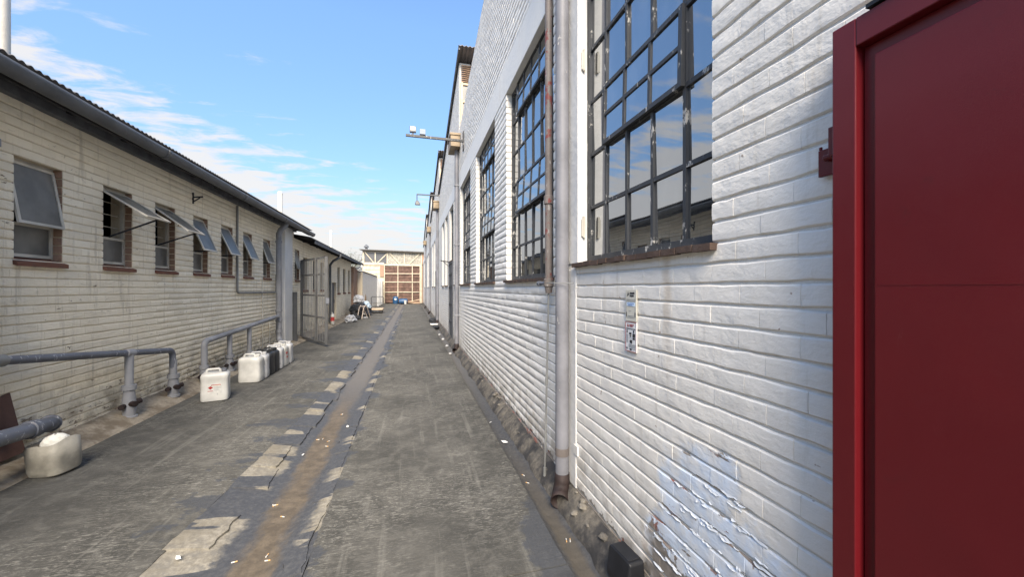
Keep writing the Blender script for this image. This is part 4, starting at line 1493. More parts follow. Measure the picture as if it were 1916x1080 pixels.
def left_window(par, ya, yb, z0, z1, ang, bars=True, xf=-B - 0.095):
    zs_ = z0 + 0.36 * (z1 - z0)     # transom
    m = MB()
    w = 0.028
    m.box(xf - 0.02, xf + 0.015, ya, ya + w, z0 + 0.03, z1)
    m.box(xf - 0.02, xf + 0.015, yb - w, yb, z0 + 0.03, z1)
    m.box(xf - 0.019, xf + 0.014, ya + w, yb - w, z0 + 0.03, z0 + 0.06)
    m.box(xf - 0.019, xf + 0.014, ya + w, yb - w, z1 - w, z1 - 0.001)
    m.box(xf - 0.019, xf + 0.014, ya + w, yb - w, zs_ - 0.014, zs_ + 0.014)
    fr = m.build('window', M['steel_w'], par)
    m = MB(); m.box(xf - 0.004, xf, ya + w, yb - w, z0 + 0.06, zs_ - 0.014); m.build('pane', M['frost'], fr)
    if bars:
        m = MB()
        for k in range(1, 4):
            z = zs_ + (z1 - zs_) * k / 4
            m.tube([(xf - 0.05, ya + 0.005, z), (xf - 0.05, yb - 0.005, z)], 0.005, 6)
        m.tube([(xf - 0.055, ya + (yb - ya) * 0.35, zs_), (xf - 0.055, ya + (yb - ya) * 0.35, z1)], 0.006, 6)
        m.build('security_bars', M['steel_w'], fr)
    zt = z1 - 0.03
    h = zt - zs_ + 0.012
    xo = xf + 0.022

    def pt(d, t, y):
        """d down the sash, t out of its face"""
        return (xo + math.sin(ang) * d + math.cos(ang) * t, y, zt - math.cos(ang) * d + math.sin(ang) * t)

    def tb(m, y_a, y_b, d0, d1, t0, t1):
        vs = [pt(d1, t0, y_a), pt(d1, t1, y_a), pt(d1, t1, y_b), pt(d1, t0, y_b), pt(d0, t0, y_a), pt(d0, t1, y_a), pt(d0, t1, y_b), pt(d0, t0, y_b)]
        m.add(vs, [(0, 3, 2, 1), (4, 5, 6, 7), (0, 1, 5, 4), (1, 2, 6, 5), (2, 3, 7, 6), (3, 0, 4, 7)])
    m = MB()
    sw = 0.026
    tb(m, ya + 0.012, ya + 0.012 + sw, 0, h, -0.008, 0.010)
    tb(m, yb - 0.012 - sw, yb - 0.012, 0, h, -0.008, 0.010)
    tb(m, ya + 0.012 + sw, yb - 0.012 - sw, 0, sw, -0.0075, 0.0095)
    tb(m, ya + 0.012 + sw, yb - 0.012 - sw, h - sw, h, -0.0075, 0.0095)
    m.build('sash', M['steel_w'], fr)
    m = MB(); tb(m, ya + 0.036, yb - 0.036, 0.024, h - 0.024, -0.002, 0.002); m.build('sash_pane', M['frost'], fr)
    if ang > R(14):
        m = MB()
        e = pt(h - 0.01, -0.005, (ya + yb) / 2)
        m.bar((xf + 0.01, (ya + yb) / 2 - 0.02, zs_ + 0.02), e, 0.006, 0.020)
        m.build('stay', M['rafter'], fr)
    # raw brick reveal on the far side, and sloping sill
    m = MB()
    nb = int(round((z1 - z0) / ZC))
    for k in range(nb):
        za = z0 + k * ZC
        j = random.uniform(0, 0.004)
        m = MB(); m.box(xf + 0.020, -B - 0.006 - j, yb - 0.004 - j, yb + 0.006, za + 0.005, za + ZC - 0.006)
        m.build('reveal_brick', M['reveal'], fr)
    m = MB(); m.box(xf + 0.020, -B - 0.008, ya - 0.006, ya + 0.004, z0, z1)
    m.build('reveal', M['reveal'], fr)
    m = MB()
    m.prism_x([(0, 0)], 0, 0) if False else None
    s0, s1 = ya - 0.012, yb + 0.02
    m.add([(xf - 0.02, s0, z0 - 0.01), (xf - 0.02, s1, z0 - 0.01), (-B + 0.035, s1, z0 - 0.062), (-B + 0.035, s0, z0 - 0.062),
           (xf - 0.02, s0, z0 + 0.032), (xf - 0.02, s1, z0 + 0.032), (-B + 0.035, s1, z0 - 0.022), (-B + 0.035, s0, z0 - 0.022)],
          [(0, 3, 2, 1), (4, 5, 6, 7), (0, 1, 5, 4), (1, 2, 6, 5), (2, 3, 7, 6), (3, 0, 4, 7)])
    m.build('sill', M['sill'], fr, bevel=0.003)
    return fr


angs = [R(9), R(57), R(52), R(22), R(24), R(22), R(18)]
for (a, b), an in zip(lw, angs):
    left_window(store, a, b, LSILL, LHEAD, an)
for a in (3.42, 2.45, 1.48):
    left_window(store, a, a + 0.48, LSILL, LHEAD, R(10))


def corrugated(name, par, y0, y1, xe, ze, xr, zr, mat, period=0.076, amp=0.010):
    m = MB()
    n_ = int((y1 - y0) / period * 6)
    ys_ = np.linspace(y0, y1, n_)
    m.grid([xe, (xe + xr) / 2, xr], ys_, lambda x, y: (x, y, ze + (zr - ze) * (x - xe) / (xr - xe) + amp * math.sin(2 * math.pi * y / period)))
    o = m.build(name, mat, par, smooth=True)
    s_ = o.modifiers.new('thick', 'SOLIDIFY'); s_.thickness = 0.004
    return o


corrugated('roof', store, -3.5, 13.55, -3.07, 3.47, -7.6, 4.30, M['roof'])
# timber under the eave
m = MB()
m.box(-B - 0.02, -B + 0.075, -3.2, Y_S1, WT - 0.01, WT + 0.10)
m.build('wall_plate', M['fascia'], store)
for k, y in enumerate(np.arange(-2.6, 13.3, 0.75)):
    m = MB()
    m.bar((-3.14, y, 3.392), (-7.0, y, 3.392 + 0.1835 * 3.86), 0.05, 0.09)
    m.build('rafter', M['rafter'], store)
m = MB()
m.box(-3.175, -3.15, -3.4, 13.5, 3.31, 3.44)
m.build('fascia_board', M['rafter'], store)
m = MB()
m.add([(-3.15, -3.4, 3.445), (-7.5, -3.4, 4.242), (-7.5, 13.5, 4.242), (-3.15, 13.5, 3.445)], [(0, 1, 2, 3)])
m.build('roof_lining', M['shade_black'], store)  # near-black sheet paints the shade under the roof
# half round gutter
prof = []
for k in range(13):
    t = math.pi + math.pi * k / 12
    prof.append((-3.075 + 0.078 * math.cos(t), 3.405 + 0.100 * math.sin(t)))
m = MB()
ysg = [-3.5] + list(np.arange(-2.4, 13.4, 1.2)) + [13.62]
vs = [(x, y, z + (0.0) - 0.004 * (y - 1.2) * 0.5) for y in ysg for x, z in prof]
n = len(prof)
m.add(vs, [(j * n + i, (j + 1) * n + i, (j + 1) * n + i + 1, j * n + i + 1) for j in range(len(ysg) - 1) for i in range(n - 1)])
go = m.build('gutter', M['gutter'], store, smooth=True)
s_ = go.modifiers.new('thick', 'SOLIDIFY'); s_.thickness = 0.005
for y in (3.5, 5.9, 8.3, 10.7):
    m = MB()
    vs = []
    for yy in (y - 0.035, y + 0.035):
        for k in range(13):
            t = math.pi + math.pi * k / 12
            vs.append((-3.075 + 0.084 * math.cos(t), yy, 3.405 + 0.107 * math.sin(t) - 0.002 * (y - 1.2)))
    m.add(vs, [(i, 13 + i, 13 + i + 1, i + 1) for i in range(12)])
    o = m.build('gutter_joint', M['gutter'], go, smooth=True)
    s_ = o.modifiers.new('thick', 'SOLIDIFY'); s_.thickness = 0.004
m = MB()
m.add([(x, 13.62, z - 0.025) for x, z in prof], [tuple(range(13))])
m.build('stop_end', M['gutter'], go)

# pilaster and downpipe at the end of the store
m = MB(); m.box(-B - 0.02, -B + 0.10, 11.72, 12.40, 0.05, WT); m.build('pilaster', M['pilaster'], store, bevel=0.01)


def soil_pipe(name, pts, r_, mat, par, seg=16):
    m = MB(); m.tube(pts, r_, seg); return m.build(name, mat, par, smooth=True)


def bend(p, c, q_, n_=6):
    """quadratic bend p -> q_ round corner c"""
    p, c, q_ = Vector(p), Vector(c), Vector(q_)
    return [p * (1 - t) ** 2 + c * 2 * t * (1 - t) + q_ * t * t for t in [i / n_ for i in range(n_ + 1)]]


def collar(par, c, d, r_, ln, mat, name='collar'):
    c, d = Vector(c), Vector(d).normalized()
    m = MB()
    m.tube([c - d * ln / 2, c - d * (ln / 2 - 0.006), c + d * (ln / 2 - 0.006), c + d * ln / 2], [r_ - 0.008, r_, r_, r_ - 0.008], 16)
    return m.build(name, mat, par, smooth=True)


def cleanout(par, x, y, z0, z1, r_, mat):
    """cast access box at the foot of a soil pipe with its round doors"""
    m = MB()
    h = z1 - z0
    m.tube([(x, y, z0), (x, y, z0 + 0.03), (x, y, z0 + 0.035), (x, y, z0 + h * 0.35), (x, y, z0 + h * 0.62), (x, y, z1 - 0.06), (x, y, z1 - 0.055), (x, y, z1)],
           [r_ + 0.022, r_ + 0.022, r_ + 0.004, r_ + 0.012, r_ + 0.006, r_ - 0.004, r_ + 0.014, r_ + 0.014], 18)
    b = m.build('cleanout', mat, par, smooth=True)
    m = MB()
    m.tube([(x + 0.02, y - 0.02, z0 + h * 0.45), (x + 0.095, y - 0.055, z0 + h * 0.45)], 0.034, 12)
    m.tube([(x - 0.02, y - 0.03, z0 + h * 0.40), (x - 0.01, y - 0.12, z0 + h * 0.40)], 0.030, 12)
    m.tube([(x + 0.03, y + 0.02, z0 + h * 0.45), (x + 0.07, y + 0.085, z0 + h * 0.47)], 0.032, 12)
    m.build('access_cap', M['shoe'], b, smooth=True)
    return b


XP = -3.28
dpL = thing('soil_pipe', (XP, 5.6, 0.1), 'grey waste pipe run with two drops along the cream wall, nearest stack', 'pipe')
soil_pipe('main_run', [(-3.42, 3.30, 1.12), (XP - 0.03, 3.40, 1.10), (XP, 3.6, 1.075), (XP, 4.2, 1.015), (XP, 6.35, 0.76)] + bend((XP, 6.40, 0.755), (XP, 6.49, 0.745), (XP, 6.50, 0.66)) + [(XP, 6.51, 0.38)], 0.038, M['pipe_dark'], dpL)
soil_pipe('drop', [(XP, 5.63, 0.86), (XP, 5.63, 0.42)], 0.042, M['pipe'], dpL)
collar(dpL, (XP, 5.63, 0.845), (0, 1, -0.11), 0.046, 0.14, M['pipe'])
collar(dpL, (XP, 4.10, 1.027), (0, 1, -0.11), 0.052, 0.12, M['galv'])
soil_pipe('drop_sleeve', [(XP, 6.51, 0.40), (XP, 6.515, 0.60)], 0.044, M['pipe'], dpL)
cleanout(dpL, XP, 5.63, 0.06, 0.46, 0.056, M['pipe'])
cleanout(dpL, XP, 6.515, 0.08, 0.40, 0.056, M['pipe'])

dp2 = thing('soil_pipe', (XP, 9.0, 0.1), 'grey waste pipe run with three drops climbing towards the downpipe', 'pipe')
soil_pipe('main_run', [(XP, 7.36, 0.30)] + bend((XP, 7.36, 0.66), (XP, 7.36, 0.745), (XP, 7.45, 0.755)) + [(XP, 10.94, 0.915)], 0.045, M['pipe'], dp2)
soil_pipe('drop', [(XP, 8.27, 0.80), (XP, 8.27, 0.30)], 0.042, M['pipe'], dp2)
soil_pipe('drop', [(XP, 9.17, 0.84), (XP, 9.17, 0.25)], 0.042, M['pipe'], dp2)
collar(dp2, (XP, 9.17, 0.28), (0, 0, 1), 0.062, 0.06, M['pipe'])
cleanout(dp2, XP, 7.36, 0.08, 0.36, 0.056, M['pipe'])
cleanout(dp2, XP, 8.27, 0.08, 0.38, 0.058, M['pipe'])

ds = thing('rainwater_pipe', (-3.30, 11.08, 0.1), 'tall grey downpipe against the pilaster under the end of the gutter', 'pipe')
m = MB()
m.tube([(-3.13, 11.1, 3.32), (-3.16, 11.09, 3.24), (-3.26, 11.08, 3.12), (-3.30, 11.08, 3.02), (-3.30, 11.08, 0.42)] + bend((-3.30, 11.08, 0.42), (-3.30, 11.08, 0.27), (-3.22, 10.95, 0.26)) + [(-3.05, 10.50, 0.22), (-3.00, 10.38, 0.10)], 0.066, 18)
m.build('pipe', M['pipe'], ds, smooth=True)
for z in (2.82, 1.05, 0.80, 0.52):
    collar(ds, (-3.30, 11.08, z), (0, 0, 1), 0.078, 0.07, M['pipe'])

sp = thing('rainwater_pipe', (-3.37, 4.17, 0.0), 'grey downpipe beside the first window, joining the low waste pipe', 'pipe')
soil_pipe('pipe', [(-3.37, 4.165, 3.30), (-3.37, 4.165, 0.30)], 0.047, M['pipe'], sp)
collar(sp, (-3.37, 4.165, 2.84), (0, 0, 1), 0.058, 0.07, M['pipe'])

bp = thing('drain_pipe', (-3.15, 4.2, 0.35), 'fat grey drain pipe elbow lying low over the rusty plate', 'pipe')
m = MB()
m.tube([(-3.40, 2.3, 0.60), (-3.16, 2.55, 0.57), (-3.08, 2.75, 0.55), (-3.10, 3.6, 0.47), (-3.13, 4.18, 0.42)] + bend((-3.14, 4.30, 0.41), (-3.155, 4.50, 0.395), (-3.33, 4.56, 0.34)) + [(-3.42, 4.57, 0.28)], 0.062, 18)
m.build('pipe', M['pipe_dark'], bp, smooth=True)
collar(bp, (-3.135, 4.21, 0.418), (-0.05, 1, -0.09), 0.075, 0.09, M['pipe_dark'])
collar(bp, (-3.09, 3.66, 0.462), (-0.05, 1, -0.09), 0.074, 0.10, M['galv'])
collar(bp, (-3.20, 4.47, 0.385), (-0.6, 0.7, -0.12), 0.076, 0.06, M['pipe_dark'])

# conduits on the cream wall
m = MB()
xw = -B + 0.022
m.tube([(xw, 8.95, 3.3), (xw, 8.95, 1.60)] + bend((xw, 8.95, 1.60), (xw, 8.95, 1.53), (xw, 9.05, 1.53)) + [(xw, 11.15, 1.52)] + bend((xw, 11.15, 1.52), (xw, 11.28, 1.52), (xw, 11.28, 1.62)) + [(xw, 11.28, 1.98)], 0.020, 10)
tag(m.build('wall_conduit', M['galv'], origin=(xw, 8.95, 1.5), smooth=True), 'grey conduit dropping from the eave then running along below the cream wall windows', 'conduit')
for yy, zt in ((10.30, 1.9), (10.78, 0.80)):
    m = MB(); m.tube([(xw, yy, zt), (xw, yy, 0.2)], 0.010, 8)
    tag(m.build('wall_conduit', M['steel_w'], origin=(xw, yy, 0.2), smooth=True),
        'thin %s cream pipe standing on the wall left of the tall grey downpipe' % ('long' if zt > 1 else 'short'), 'conduit')
m = MB()
m.box(-B - 0.01, -B + 0.012, 7.34, 7.37, 3.00, 3.18)
m.bar((-B, 7.355, 3.10), (-B + 0.14, 7.355, 3.12), 0.02)
m.bar((-B + 0.005, 7.355, 3.03), (-B + 0.10, 7.355, 3.10), 0.015)
tag(m.build('wall_bracket', M['black'], origin=(-B, 7.355, 3.0)), 'small black iron bracket under the eave of the cream store', 'bracket')

# ================================================================== WORKSHOP (left, further)
shop = thing('workshop_building', (-5.3, 18.5, 0.0), 'further low cream brick workshop with slot windows and a grey door', 'building')
Y_S2 = 24.3
LHEAD2, LSILL2 = Z0L + 30 * ZC, Z0L + 15 * ZC
GOP = [(13.95, 14.5, Z0L + 17 * ZC, LHEAD2), (15.2, 15.8, Z0L + 17 * ZC, LHEAD2), (16.35, 16.95, Z0L + 17 * ZC, LHEAD2)]
SOP = [(13.0, 13.5, LSILL, LHEAD), (18.62, 19.72, 0.10, Z0L + 21 * ZC), (19.98, 20.62, LSILL2, LHEAD2), (21.55, 22.3, LSILL2, LHEAD2), (23.15, 23.8, LSILL2, LHEAD2)] + GOP
m = MB()
wall_core(m, -B - 0.23, -B - 0.012, Y_S1, Y_S2, -0.1, 3.16, SOP)
wwall = m.build('wall', M['cream_mortar'], shop)
bk = lay(Y_S1, Y_S2, Z0L, 3.16, SOP, seed=41)
place_bricks(bk, -B, -1, wwall, M['cream'], 0, 13.2, seed=51, depth=0.095, individual=False)
m = MB()
m.box(-7.3, -7.1, Y_S1, Y_S2, 0, 3.8)
m.box(-7.1, -B - 0.012, Y_S2 - 0.2, Y_S2 - 0.001, 0, 3.16)
m.build('rear_wall', M['cream_mortar'], shop)
m = MB(); m.box(-7.1, -B - 0.24, Y_S1 + 0.12, Y_S2 - 0.22, 0, 0.06); m.box(-5.6, -5.5, Y_S1 + 0.12, Y_S2 - 0.22, 0.06, 3.3); m.build('partition', M['shade_black'], shop)
left_window(shop, 13.0, 13.5, LSILL, LHEAD, R(14))
for a, b, c, d in SOP[2:]:
    m = MB()
    xf = -B - 0.10
    for y in (a, (a + b) / 2 - 0.012, b - 0.025):
        m.box(xf - 0.02, xf + 0.01, y, y + 0.025, c + 0.04, d)
    for z in (c + 0.04, (c + d) / 2, d - 0.03):
        m.box(xf - 0.018, xf + 0.008, a + 0.025, b - 0.025, z, z + 0.025)
    w_ = m.build('window', M['steel'], shop)
    m = MB(); m.box(xf - 0.006, xf - 0.002, a, b, c + 0.04, d); m.build('pane', M['glass_far'], w_)
    m = MB(); m.box(xf, -B + 0.03, a - 0.02, b + 0.03, c - 0.05, c + 0.03); m.build('sill', M['sill'], w_)
m = MB(); m.box(-B - 0.14, -B - 0.10, 18.62, 19.72, 0.10, Z0L + 21 * ZC); d_ = m.build('door', M['grey_door'], shop)
m = MB(); m.box(-B - 0.10, -B - 0.06, 19.58, 19.62, 0.95, 1.1); m.build('handle', M['galv'], d_)
corrugated('roof', shop, 13.0, 26.6, -3.00, 3.20, -7.6, 3.92, M['roof'], 0.15, 0.012)
m = MB(); m.box(-3.035, -3.01, 13.65, 26.6, 3.07, 3.185); m.build('fascia_board', M['fascia'], shop)
m = MB(); m.add([(-3.05, 13.1, 3.165), (-7.5, 13.1, 3.865), (-7.5, 26.5, 3.865), (-3.05, 26.5, 3.165)], [(0, 1, 2, 3)]); m.build('roof_lining', M['shade_black'], shop)  # roof underside shade painted by the near-black colour
for y in np.arange(13.9, 26.5, 0.9):
    m = MB(); m.bar((-3.05, y, 3.115), (-6.9, y, 3.115 + 0.1565 * 3.85), 0.05, 0.085); m.build('rafter', M['rafter'], shop)
m = MB()
m.tube([(-2.98, 18.1, 3.10), (-3.0, 18.05, 2.98), (-3.25, 17.9, 2.80), (-3.36, 17.85, 2.62), (-3.36, 17.85, 0.15)], 0.05, 12)
m.build('downpipe', M['gate'], shop, smooth=True)
m = MB()
m.tube([(-2.98, 25.4, 3.05), (-3.0, 25.35, 2.95), (-3.3, 25.1, 2.80)], 0.05, 12)
m.build('downpipe_stub', M['band'], shop, smooth=True)

# gate leaf standing open
ga, gb_ = Vector((-3.33, 13.30, 0.0)), Vector((-2.24, 11.46, 0.0))
gd = (gb_ - ga).normalized()
gl = (gb_ - ga).length
gt = thing('gate', (ga.x, ga.y, 0.0), 'tall grey steel gate leaf with corrugated sheeting swung open from cream wall', 'gate')


def gp(s, z, o=0.0):
    nrm = Vector((gd.y, -gd.x, 0))
    p = ga + gd * s + nrm * o
    return (p.x, p.y, z)


m = MB()
for s in (0.03, gl * 0.62, gl - 0.03):
    m.bar(gp(s, 0.09), gp(s, 2.50), 0.07 if s != gl * 0.62 else 0.06, 0.05)
for z in (0.11, 0.80, 1.42, 2.02, 2.48):
    m.bar(gp(0.06, z), gp(gl * 0.62 - 0.03, z), 0.045, 0.05)
    m.bar(gp(gl * 0.62 + 0.03, z), gp(gl - 0.06, z), 0.045, 0.05)
m.build('frame', M['gate'], gt)
mbar = MB(); mbar.tube([(0, 0, 0.12), (0, 0, 2.47)], 0.0075, 6)
me_bar = mbar.mesh('gate_bar', M['gate_sheet'], True)
nb_ = int(gl / 0.125)
for i in range(1, nb_):
    p = gp(gl * i / nb_, 0.0, 0.028)
    o = bpy.data.objects.new('gate_bar', me_bar)
    COL.objects.link(o)
    o.parent = gt
    o.location = (p[0] - ga.x, p[1] - ga.y, 0)
m = MB(); m.box(gb_.x - 0.02, gb_.x + 0.06, gb_.y - 0.03, gb_.y + 0.03, 1.20, 1.36); m.build('latch', M['pipe_dark'], gt)
m = MB()
for z in (0.45, 2.2):
    m.tube([gp(0.0, z), gp(0.0, z + 0.14)], 0.03, 10)
m.build('hinge', M['gate'], gt)
m = MB()
m.box(-3.36, -3.23, 12.42, 12.47, 0.06, 1.52)
tag(m.build('steel_plank', M['gate'], origin=(-3.29, 12.44, 0.06), bevel=0.006), 'grey steel plank standing upright between the pilaster and open gate', 'plank')

# ================================================================== yard wall and end barn
yw = thing('yard_wall', (-3.1, 34, 0), 'pale painted brick yard wall between the workshop and the barn', 'wall')
m = MB(); m.box(-3.30, -3.0, 26.0, 36.5, -0.1, 2.66); w_ = m.build('wall', M['cream_mortar'], yw)
bk = lay(26.0, 36.5, Z0L, 2.66, [], seed=61)
place_bricks(bk, -2.992, -1, w_, M['white'], 0, 1.0, seed=62, individual=False)
m = MB(); m.box(-3.36, -2.95, 26.0, 36.5, 2.66, 2.72); m.build('coping', M['fascia'], yw)
m = MB(); m.box(-3.30, -2.97, 36.5, Y_END, -0.1, 2.50); m.build('rendered_wall', M['band'], yw)
for y in (36.6, 38.6, 40.8):
    m = MB(); m.box(-2.98, -2.86, y, y + 0.5, -0.1, 2.56); m.build('pier', M['pilaster'], yw)
m = MB(); m.box(-3.5, -3.30, 24.3, 26.0, -0.1, 2.9); m.build('return_wall', M['reveal'], yw)

YE = Y_END + 0.2
barn = thing('barn_building', (-1.8, YE + 2, 0), 'pale clad barn across the end of the lane with brown slatted shutters', 'barn')
XL, XRr = -5.0, 2.4
m = MB()
m.box(XL, -2.85, YE + 0.10, YE + 0.25, -0.1, 4.15)
m.box(XL, XRr, YE + 0.12, YE + 0.26, 4.15, 5.62)
m.box(XL, XL + 0.15, YE + 0.26, YE + 6, -0.1, 5.55)
m.box(-2.85, XRr, YE + 0.9, YE + 1.0, -0.1, 4.15)
m.build('wall', M['barn_cream'], barn)
m = MB()
for z in np.arange(0.25, 4.1, 0.42):
    m.box(XL + 0.01, -2.86, YE + 0.06, YE + 0.101, z, z + 0.36)
m.build('boarding', M['barn_cream'], barn)
m = MB()
m.grid([XL - 0.3, XRr], [YE - 0.35, YE + 6], lambda x, y: (x, y, 5.78 - 0.02 * (x - XL) * 1.0 + 0.05 * (y - YE)))
o = m.build('roof', M['roof'], barn)
s_ = o.modifiers.new('thick', 'SOLIDIFY'); s_.thickness = 0.09
for a, b in ((-4.82, -3.78), (-3.68, -2.56)):
    m = MB(); m.box(a, b, YE + 0.08, YE + 0.119, 4.24, 5.48); m.build('window', M['barn_glass'], barn)
m = MB()
xs_ = np.linspace(-2.50, 1.05, 100)
m.grid(xs_, [0, 1], lambda x, y: (x, YE + 0.075 + 0.02 * math.sin(2 * math.pi * x / 0.25), 4.22 + 1.27 * y))
m.build('cladding_sheet', M['plastic_old'], barn)
m = MB()
for x in (XL + 0.08, -3.73, -2.52, -0.75, 1.06):
    m.box(x - 0.05, x + 0.05, YE + 0.0, YE + 0.06, 4.2, 5.5)
for z in (4.18, 5.52):
    m.box(XL, XRr, YE + 0.0, YE + 0.07, z - 0.05, z + 0.05)
for (x0, z0, x1, z1) in ((-4.75, 5.45, -3.8, 4.25), (-2.6, 5.3, -3.6, 4.25), (-2.3, 5.45, -1.2, 4.25), (0.9, 5.45, -0.3, 4.25)):
    m.bar((x0, YE + 0.03, z0), (x1, YE + 0.03, z1), 0.09, 0.05, up=(0, 1, 0))
m.build('timber_frame', M['barn_cream'], barn)
# slatted shutter wall
post = [-2.80, -1.42, 0.08, 0.98]
beams = [4.10, 3.22, 2.31, 1.22, 0.05]
for a, b in zip(post[:-1], post[1:]):
    for zt, zb in zip(beams[:-1], beams[1:]):
        m = MB(); m.box(a + 0.04, b - 0.04, YE + 0.10, YE + 0.12, zb + 0.04, zt - 0.04)
        pn = m.build('shutter_panel', M['shade_black'], barn)  # near-black backing paints the shade between the slats
        zz = zb + 0.06
        while zz < zt - 0.10:
            m = MB()
            hgt = 0.095
            m.add([(a + 0.045, YE + 0.02, zz), (b - 0.045, YE + 0.02, zz), (b - 0.045, YE + 0.075, zz + hgt), (a + 0.045, YE + 0.075, zz + hgt),
                   (a + 0.045, YE + 0.04, zz), (b - 0.045, YE + 0.04, zz), (b - 0.045, YE + 0.095, zz + hgt), (a + 0.045, YE + 0.095, zz + hgt)],
                  [(0, 1, 2, 3), (7, 6, 5, 4), (0, 4, 5, 1), (3, 2, 6, 7), (0, 3, 7, 4), (1, 5, 6, 2)])
            m.build('slat', M['shutter'], pn)
            zz += 0.148
m = MB()
for x in post:
    w_ = 0.038 if x < 0.9 else 0.13
    m.box(x - w_, x + w_, YE - 0.04, YE + 0.018, 0, 4.13)
for z in beams[:-1]:
    for a, b in zip(post[:-1], post[1:]):
        m.box(a + 0.05, b - 0.05 if b < 0.9 else b - 0.13, YE - 0.03, YE + 0.016, z - 0.038, z + 0.038)
m.build('shutter_frame', M['barn_cream'], barn)
m = MB(); m.box(-3.25, -2.86, YE - 0.05, YE + 0.09, 2.9, 4.1); m.box(1.1, 1.5, YE, YE + 0.09, 0, 5.45); m.build('brick_pier', M['reveal'], barn)
m = MB()
m.tube([(-4.7, YE + 0.8, 5.7), (-4.7, YE + 0.8, 6.05)], 0.14, 12)
m.loft([sring(0.28, 0.28, 6.05, 12, 2, -4.7, YE + 0.8), sring(0.22, 0.22, 6.18, 12, 2, -4.7, YE + 0.8), sring(0.04, 0.04, 6.36, 12, 2, -4.7, YE + 0.8)])
m.build('roof_vent', M['gutter'], barn)


# ================================================================== jerrycans
def jerrycan(label, mat, loc, rz, sx=0.155, sy=0.125, h=0.43, group='jerrycans lined up along the store wall', cap=None, lab=None, streak=False):
    t = thing('jerrycan', loc, label, 'jerrycan', group, rz)
    m = MB()
    hs = h * 0.86
    rings = [sring(sx * .86, sy * .86, 0.0), sring(sx * .97, sy * .97, 0.012), sring(sx, sy, 0.035), sring(sx, sy, hs * .32), sring(sx * .985, sy * .985, hs * .36),
             sring(sx * .985, sy * .985, hs * .80), sring(sx, sy, hs * .84), sring(sx, sy, hs * .94), sring(sx * .95, sy * .95, hs), sring(sx * .80, sy * .78, hs + h * 0.045)]
    m.loft(rings)
    m.build('body', mat, t, smooth=True, local=True)
    z = hs + h * 0.04
    m = MB()
    m.tube([(-sx * .62, 0, z - .01), (-sx * .60, 0, h * .97), (-sx * .50, 0, h), (sx * .22, 0, h), (sx * .32, 0, h * .97), (sx * .34, 0, z - .01)], 0.017, 10)
    m.build('handle', mat, t, smooth=True, local=True)
    m = MB()
    m.tube([(sx * .60, 0, z - .005), (sx * .60, 0, z + .012), (sx * .60, 0, z + .012), (sx * .60, 0, z + .05)], [0.026, 0.026, 0.032, 0.031], 16)
    m.build('cap', cap or mat, t, smooth=True, local=True)
    if lab:
        m = MB()
        yf = -sy * 1.0 - 0.0025
        m.mi = 0; m.box(-0.075, 0.085, yf, yf + 0.004, 0.115, 0.250)

        def pq(x0, x1, z0, z1, k=0.0012):
            m.box(x0, x1, yf - k, yf + 0.001, z0, z1)
        m.mi = 1
        pq(-0.030, 0.075, 0.228, 0.243)
        m.add([(-0.040, yf - .0012, 0.176), (-0.010, yf - .0012, 0.203 - .0), (-0.040 + 0.0, yf - .0012, 0.203 + .022), (-0.070, yf - .0012, 0.203 - .0)], [(0, 1, 2, 3)])
        pq(-0.072, -0.012, 0.152, 0.160)
        m.mi = 2
        for k in range(9):      # letters of the banner, too small to read
            pq(-0.022 + k * 0.0105, -0.0145 + k * 0.0105, 0.2215, 0.236, 0.0022)
        m.mi = 3
        for z_, a, b in ((0.206, 0.0, 0.08), (0.199, 0.0, 0.07), (0.190, 0.01, 0.078), (0.180, 0.0, 0.05), (0.168, 0.02, 0.075), (0.160, 0.0, 0.06)):
            pq(a, b, z_, z_ + 0.0022)
        pq(0.035, 0.042, 0.095, 0.115)
        m.build('label', [M['paper'], M['ink_red'], M['sign_beige'], M['ink_grey']], t, local=True)
    return t


jerrycan('white jerrycan with a red diamond hazard label standing alone', M['plastic_w'], (-2.72, 6.42, 0.024), R(15), sx=0.165, sy=0.135, h=0.44, lab=True, cap=M['pipe_dark'])
cy = 7.50
rowdef = [('milky white jerrycan with no label heading the row', 'plastic_w', 0.17, .125, .47), ('cloudy grey white jerrycan between the milky one and the black ones', 'plastic_c', .16, .13, .46),
          ('black jerrycan next to the cloudy grey one', 'plastic_k', .165, .12, .46), ('black jerrycan next to the white capped one', 'plastic_k', .15, .12, .45),
          ('cloudy jerrycan just behind the black pair', 'plastic_c', .17, .12, .46), ('white jerrycan with small dark print near the row end', 'plastic_w', .155, .135, .46),
          ('last jerrycan of the row beside the upright steel plank', 'plastic_c', .16, .13, .46)]
ypos = [7.52, 7.80, 8.08, 8.34, 8.62, 8.90, 9.24]
for (lb, mt, sx, sy, h), y in zip(rowdef, ypos):
    t = jerrycan(lb, M[mt], (-2.49 - sx, y, 0.022), R(random.uniform(-5, 5)), sx=sx, sy=sy, h=h)
    if 'print' in lb:
        m = MB(); m.box(sx - 0.002, sx + 0.002, -0.06, 0.02, 0.25, 0.29); m.box(sx - 0.002, sx + 0.002, -0.03, 0.03, 0.17, 0.20); m.build('label', M['red'], t, local=True)

